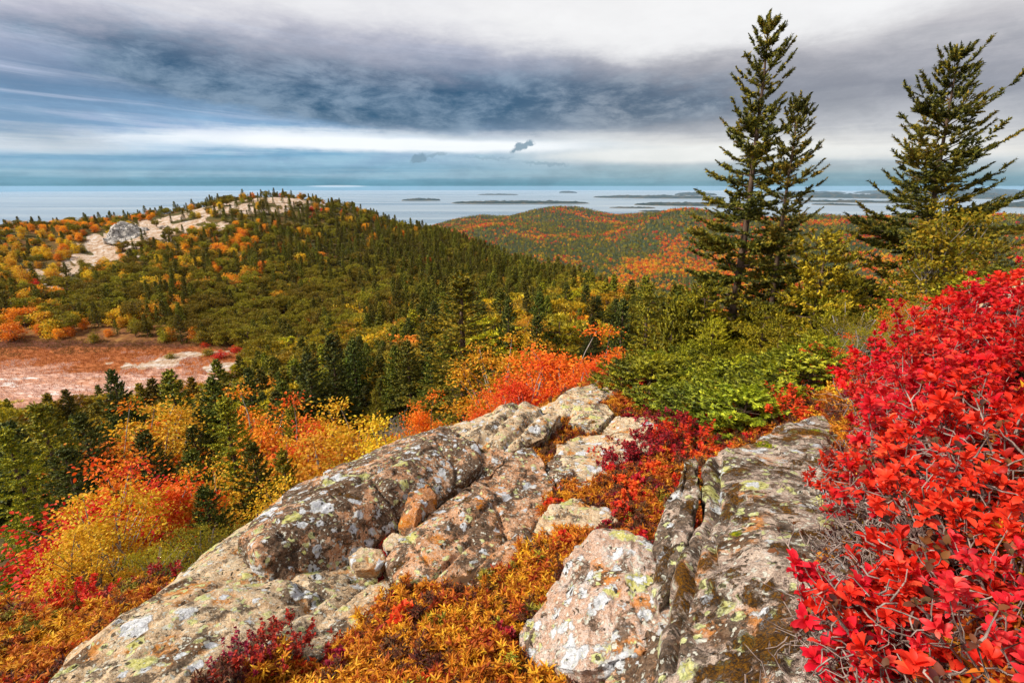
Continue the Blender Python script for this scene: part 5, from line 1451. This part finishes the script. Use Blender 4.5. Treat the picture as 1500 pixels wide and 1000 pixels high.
ix = np.where((mm_ < .5) & (g_.random(len(mx_)) < .7), 2, ix)
bare = (ix == 0) & (wz > .28)
mx_, my_, mz_, ix = mx_[~bare], my_[~bare], mz_[~bare], ix[~bare]
print('reeds', len(mx_))
scatter('meadow_reeds', np.stack([mx_, my_, mz_ - .05], 1), np.stack([0 * mx_, 0 * mx_, g_.uniform(0, 6.28, len(mx_))], 1), g_.uniform(.35, .8, len(mx_)), ix, [reed(1, M_REED_P), reed(2, M_REED_R), reed(3, M_REED_D)], 'pinkish and rust-red sedge standing in the wet meadow')
# red and golden shrubs among the pale rocks by the meadow
for (px, py, k, sc_, lb) in [(322, 522, 'red', .55, 'scarlet bush among the pale rocks right of the meadow'), (345, 512, 'red', .5, 'second scarlet bush behind the pale rocks right of the meadow'), (300, 505, 'red', .35, 'small scarlet bush at the upper tip of the meadow'), (392, 520, 'red', .45, 'scarlet bush farthest right along the pale rocks by the meadow'),
                             (250, 522, 'olive', .4, 'rusty olive bush at the edge of the meadow beside the white rock'), (305, 518, 'olive', .5, 'olive bush between the scarlet ones by the meadow')]:
    v = ray(px, py); D = -38.2 / (v[2] / math.hypot(v[0], v[1])); p = P(px, py, D)
    dup(BL_MID[k][0], (p[0], p[1], terr1(p[0], p[1]) - .2), px, (sc_ * 1.6, sc_ * 1.6, sc_), lb, None, used=USED)
# ------------------------------------------------------------------ rock surface lookup for the foreground
def rock_bvh():
    V, F, n = [], [], 0
    for o in ROCKS[:-1]:
        me = o.data; a = np.empty(len(me.vertices) * 3, np.float32); me.vertices.foreach_get('co', a); a = a.reshape(-1, 3) + np.array(o.location)
        l = np.empty(len(me.loops), np.int32); me.loops.foreach_get('vertex_index', l)
        s = np.empty(len(me.polygons), np.int32); me.polygons.foreach_get('loop_start', s)
        t = np.empty(len(me.polygons), np.int32); me.polygons.foreach_get('loop_total', t)
        V.append(a); F += [(l[i:i + k] + n).tolist() for i, k in zip(s, t)]; n += len(a)
    return BVHTree.FromPolygons(np.vstack(V).tolist(), F)
RB = rock_bvh()
def rock_top(x, y):
    h = RB.ray_cast(Vector((x, y, 5)), Vector((0, 0, -1)))
    return h[0].z if h[0] is not None else -1e9

# ------------------------------------------------------------------ red huckleberry on the bank
HUCK = []
for k in range(5):
    c, w = shrub(400 + k, .46, .27, [27, 29, 25, 28, 26][k], .039, LF_OB, per=10, whorls=2, up=.45, bare=.4, tw=.0030, twigs=60)
    t = make('huckleberry_shrub', c, w, M_HUCK, TWIG, 'leaves', 'stems'); t['category'] = 'shrub'; HUCK.append(t)
def place_huck(px, py, D, label, group=None, s=1.0, k=None, rz=None, tint=None, sink=.03, z=None):
    p = P(px, py, D); zz = terr1(p[0], p[1]); r = rock_top(p[0], p[1])
    zz = max(zz, r if r > zz - .2 else zz)
    return dup(HUCK[k if k is not None else int(RNG.integers(5))], (p[0], p[1], (zz - sink) if z is None else z), RNG.uniform(0, 6.28) if rz is None else rz, s, label, group, tint=tint, used=USED)
NB = []
for k in range(2):
    c, w = shrub(430 + k, .42, .21, 36, .042, LF_OB, per=10, whorls=2, up=.55, bare=.45, tw=.0026, twigs=60)
    t = make('huckleberry_shrub', c, w, M_HUCK, TWIG, 'leaves', 'stems'); t['category'] = 'shrub'; NB.append(t)
for (px, py, D, k, sc_, lb) in [(1268, 1015, 1.13, 0, .80, 'nearest scarlet huckleberry clump, leaning over the bottom of the mossy ledge'), (1355, 1010, 1.13, 1, .78, 'scarlet huckleberry clump directly right of the nearest one at the bottom edge')]:
    p = P(px, py, D); dup(NB[k], (p[0], p[1], max(terr1(p[0], p[1]), min(rock_top(p[0], p[1]), terr1(p[0], p[1]) + .15)) - .03), k * 2.0, sc_, lb, None, used=USED)
place_huck(1545, 985, 1.12, 'pinkish red huckleberry sprig cut by the bottom right corner', s=.62, k=3, tint=(1.0, 1.6, 2.2))
BANK = [(1560, 365), (1450, 405), (1365, 462), (1303, 520), (1262, 570), (1278, 600), (1310, 618), (1350, 628), (1420, 634), (1600, 645), (1750, 560), (1750, 390)]
def in_poly(px, py, poly):
    ins = np.zeros(len(px), bool); j = len(poly) - 1
    for i in range(len(poly)):
        xi, yi = poly[i]; xj, yj = poly[j]
        c = ((yi > py) != (yj > py)) & (px < (xj - xi) * (py - yi) / (yj - yi + 1e-9) + xi)
        ins ^= c; j = i
    return ins
bx, by = field(1.35, 7.5, lambda r: .15 + .030 * r, 18, 64, 11)
bz = terrain_h(bx, by)
bD = np.hypot(bx, by)
qpx, qpy, _ = project(np.stack([bx, by, bz + .36 * (1 + .04 * bD)], 1))
kp = in_poly(qpx, qpy, BANK) & (qpx < 1620)
print('bank shrubs', kp.sum())
for x, y, z in zip(bx[kp], by[kp], bz[kp]):
    d_ = math.hypot(x, y)
    r = rock_top(x, y)
    if r > z + .25 and RNG.random() < .35: continue
    z = max(z, min(r, z + .2))
    tv = RNG.uniform(.8, 1.15)
    dup(HUCK[int(RNG.integers(5))], (x, y, z - .03), RNG.uniform(0, 6.28), (.66 + .07 * d_) * RNG.uniform(.85, 1.12), 'scarlet huckleberry shrub in the thicket covering the bank on the right', 'scarlet huckleberry thicket on the right bank', tint=(tv, tv * RNG.uniform(.8, 1.6), tv), used=USED)
# bare twig tangle between the shrubs
BARE = []
for k in range(2):
    c, w = shrub(450 + k, .24, .30, 10, .022, LF_OV, per=3, whorls=1, up=.3, bare=.2, tw=.0034, twigs=260)
    t = make('twiggy_shrub', c, w, M_H_DARK, TWIG, 'leaves', 'stems'); t['category'] = 'shrub'; BARE.append(t)
for i, (px, py, D) in enumerate([(1335, 830, 1.55), (1380, 815, 1.5), (1440, 800, 1.5), (1510, 800, 1.45), (1330, 770, 1.9), (1410, 765, 1.8), (1490, 860, 1.3), (1455, 930, 1.15), (1440, 990, 1.02), (1400, 960, 1.15), (1540, 900, 1.2), (1350, 900, 1.3),
                                 (1340, 740, 2.0), (1500, 740, 1.75), (1380, 700, 2.2), (1450, 690, 2.1), (1560, 760, 1.6), (1500, 1000, .95), (1340, 1040, .95)]):
    p = P(px, py, D)
    dup(BARE[i % 2], (p[0], p[1], max(terr1(p[0], p[1]), min(rock_top(p[0], p[1]), terr1(p[0], p[1]) + .1)) - .03), RNG.uniform(0, 6.28), RNG.uniform(.8, 1.05), 'nearly leafless tangle of grey twigs under the red huckleberry', 'bare twiggy shrubs on the right bank', used=USED)

# ------------------------------------------------------------------ crimson low shrubs in the gully
CRIM = []
for k in range(3):
    c, w = shrub(470 + k, .34, .24, 20, .030, LF_OV, per=6, whorls=3, up=.5, bare=.3, tw=.0022, twigs=30)
    t = make('blueberry_shrub', c, w, [M_H_CRIM, M_RED, M_H_CRIM][k], TWIG_RED, 'leaves', 'stems'); t['category'] = 'shrub'; CRIM.append(t)
for (px, py, D, s, k) in [(985, 655, 4.6, 1.2, 0), (1010, 640, 4.8, 1.2, 2), (960, 680, 4.0, 1.1, 0), (930, 695, 3.8, .9, 2), (905, 705, 3.7, .8, 0), (1000, 665, 4.2, 1.2, 1), (975, 640, 5.2, 1.1, 2), (1030, 625, 5.3, 1.1, 0), (880, 700, 3.9, .7, 1), (940, 665, 4.4, 1.0, 2),
                       (1100, 625, 5.2, 1.3, 1), (1140, 615, 5.2, 1.2, 0), (1075, 628, 5.4, 1.1, 1), (1180, 610, 4.9, 1.2, 1), (960, 600, 6.8, 1.4, 1), (1015, 600, 6.6, 1.4, 0)]:
    p = P(px, py, D)
    dup(CRIM[k], (p[0], p[1], terr1(p[0], p[1]) - .02), RNG.uniform(0, 6.28), s, 'crimson low blueberry shrub in the gully before the low spruces', 'crimson shrubs in the gully', used=USED)
for (px, py, D, s, k, lb) in [(425, 945, 2.25, .5, 0, 'crimson blueberry shrub on the pale slab at the edge of the orange heath'), (350, 975, 2.4, .45, 2, 'dark crimson shrub low on the pale slab, leftmost of the heath clumps there'), (390, 968, 2.15, .5, 2, 'crimson clump between the pale slab and orange heath'),
                             (100, 925, 3.9, .9, 1, 'red clump in the orange heath at the left edge'), (230, 880, 4.3, .8, 0, 'dark red clump just outside the upper edge of the pale slab')]:
    h = RB.ray_cast(Vector((0, 0, 0)), Vector(ray(px, py)))
    p = h[0] if h[0] is not None and h[3] < 6 and D < 3.5 else P(px, py, D); z = p[2] if h[0] is not None and D < 3.5 else terr1(p[0], p[1])
    dup(CRIM[k], (p[0], p[1], z - .03), RNG.uniform(0, 6.28), s, lb, None, used=USED)

# ------------------------------------------------------------------ heath: uncountable low ground cover
def sprig(seed, mat, H=.14, leaf=.036, per=8, n=5, tpl=LF_LA, wh=3):
    c, w = shrub(seed, H, .075, n, leaf, tpl, per=per, whorls=wh, up=.6, bare=.45, tw=.0019)
    a = mass_proto('heath_sprig', c, mat); b_ = mass_proto('heath_stem', w, TWIG_RED)
    return (a, b_)
HS = [sprig(500, M_H_GOLD), sprig(501, M_H_GOLD), sprig(502, M_H_ORG), sprig(503, M_H_ORG), sprig(504, M_H_CRIM, tpl=LF_OV, leaf=.026), sprig(505, M_H_DARK, leaf=.03), sprig(506, M_H_GRN), sprig(507, M_RED, tpl=LF_OV, leaf=.030)]
sx, sy = field(.85, 9.5, lambda r: .031 + .0115 * r, -66, 66, 21)
szz = terrain_h(sx, sy)
spx, spy, _ = project(np.stack([sx, sy, szz + .08], 1))
n1 = fbm2(sx, sy, 1 / .55, 61, 4); n2 = fbm2(sx, sy, 1 / .22, 62, 3)
u = g_.random(len(sx))
def near(px, py, rx, ry): return np.exp(-(((spx - px) / rx) ** 2 + ((spy - py) / ry) ** 2))
crim = near(390, 930, 120, 50) * .75 + near(960, 660, 110, 60) * .7 + near(930, 720, 70, 60) * .25 + .06 + n1 * .35
gold = .34 + n2 * .9 + near(620, 900, 200, 90) * .35 + near(80, 930, 140, 60) * .2 - near(940, 700, 120, 70) * .4
grn = near(850, 950, 90, 50) * .9 + near(1200, 800, 80, 60) * .9 + near(1400, 850, 150, 120) * .35 + near(40, 890, 100, 30) * .4 + .03
dark = .34 - n2 * .5 + near(900, 720, 160, 50) * .25 + near(1400, 800, 200, 200) * .3 + near(760, 690, 60, 60) * .3
W = np.stack([gold, gold * .9, .30 + 0 * u, .25 + near(900, 740, 120, 70) * .5, crim, dark, grn, crim * .18 + .02], 1).clip(.0, None)
cw = np.cumsum(W, 1); cw /= cw[:, -1:]
sk = (g_.random((len(sx), 1)) > cw).sum(1).clip(0, 7)
kp = np.ones(len(sx), bool)
kp &= (spy > 545) & (spy < 1120) & (spx > -420) & (spx < 1750)
# the steep ground beyond the crest on the left carries shrubs, not heath
kp &= ~((spx > 370) & (spx < 790) & (spy < np.interp(spx, [380, 540, 650, 780], [775, 688, 648, 618])))
kp &= ~in_poly(spx, spy, [(570, 800), (650, 770), (730, 690), (785, 640), (700, 630), (600, 700)])
kp &= ~((spx < 380) & (spy < 870 - spx * .05)) & ~((spx < 900) & (spy < 600) & (spx < 760))
kp &= ~in_poly(spx, spy, [(560, 850), (575, 815), (700, 700), (800, 700), (800, 770), (720, 850), (640, 862)])
idx = np.where(kp)[0]; pts = []; sel = []
for i in idx:
    r = rock_top(sx[i], sy[i]); z = szz[i]
    if r > z + .035:
        qq = project(np.array([[sx[i], sy[i], r + .06]])); spx[i], spy[i] = qq[0][0], qq[1][0]
        on = (in_poly(spx[i:i+1], spy[i:i+1], [(250, 1060), (310, 1000), (390, 950), (460, 960), (540, 945), (600, 895), (700, 880), (760, 930), (740, 1060)])[0] and n1[i] > -.15) or \
             (in_poly(spx[i:i+1], spy[i:i+1], [(770, 1010), (800, 950), (880, 930), (920, 960), (880, 1010)])[0] and n1[i] > -.15) or \
             (in_poly(spx[i:i+1], spy[i:i+1], [(1120, 750), (1240, 760), (1260, 820), (1160, 830)])[0] and n1[i] > .1)
        if not on or r > z + .5: continue
        z = r - .01
    pts.append((sx[i], sy[i], z - .015)); sel.append(i)
sel = np.array(sel); pts = np.array(pts)
print('heath', len(pts))
dd = np.hypot(pts[:, 0], pts[:, 1])
scatter('heath_ground_cover', pts, np.stack([g_.normal(0, .18, len(sel)), g_.normal(0, .18, len(sel)), g_.uniform(0, 6.28, len(sel))], 1), g_.uniform(.65, 1.15, len(sel)) * (.80 + .07 * dd), sk[sel], HS,
        'knee-low orange, gold and crimson heath covering the ground between the boulders')
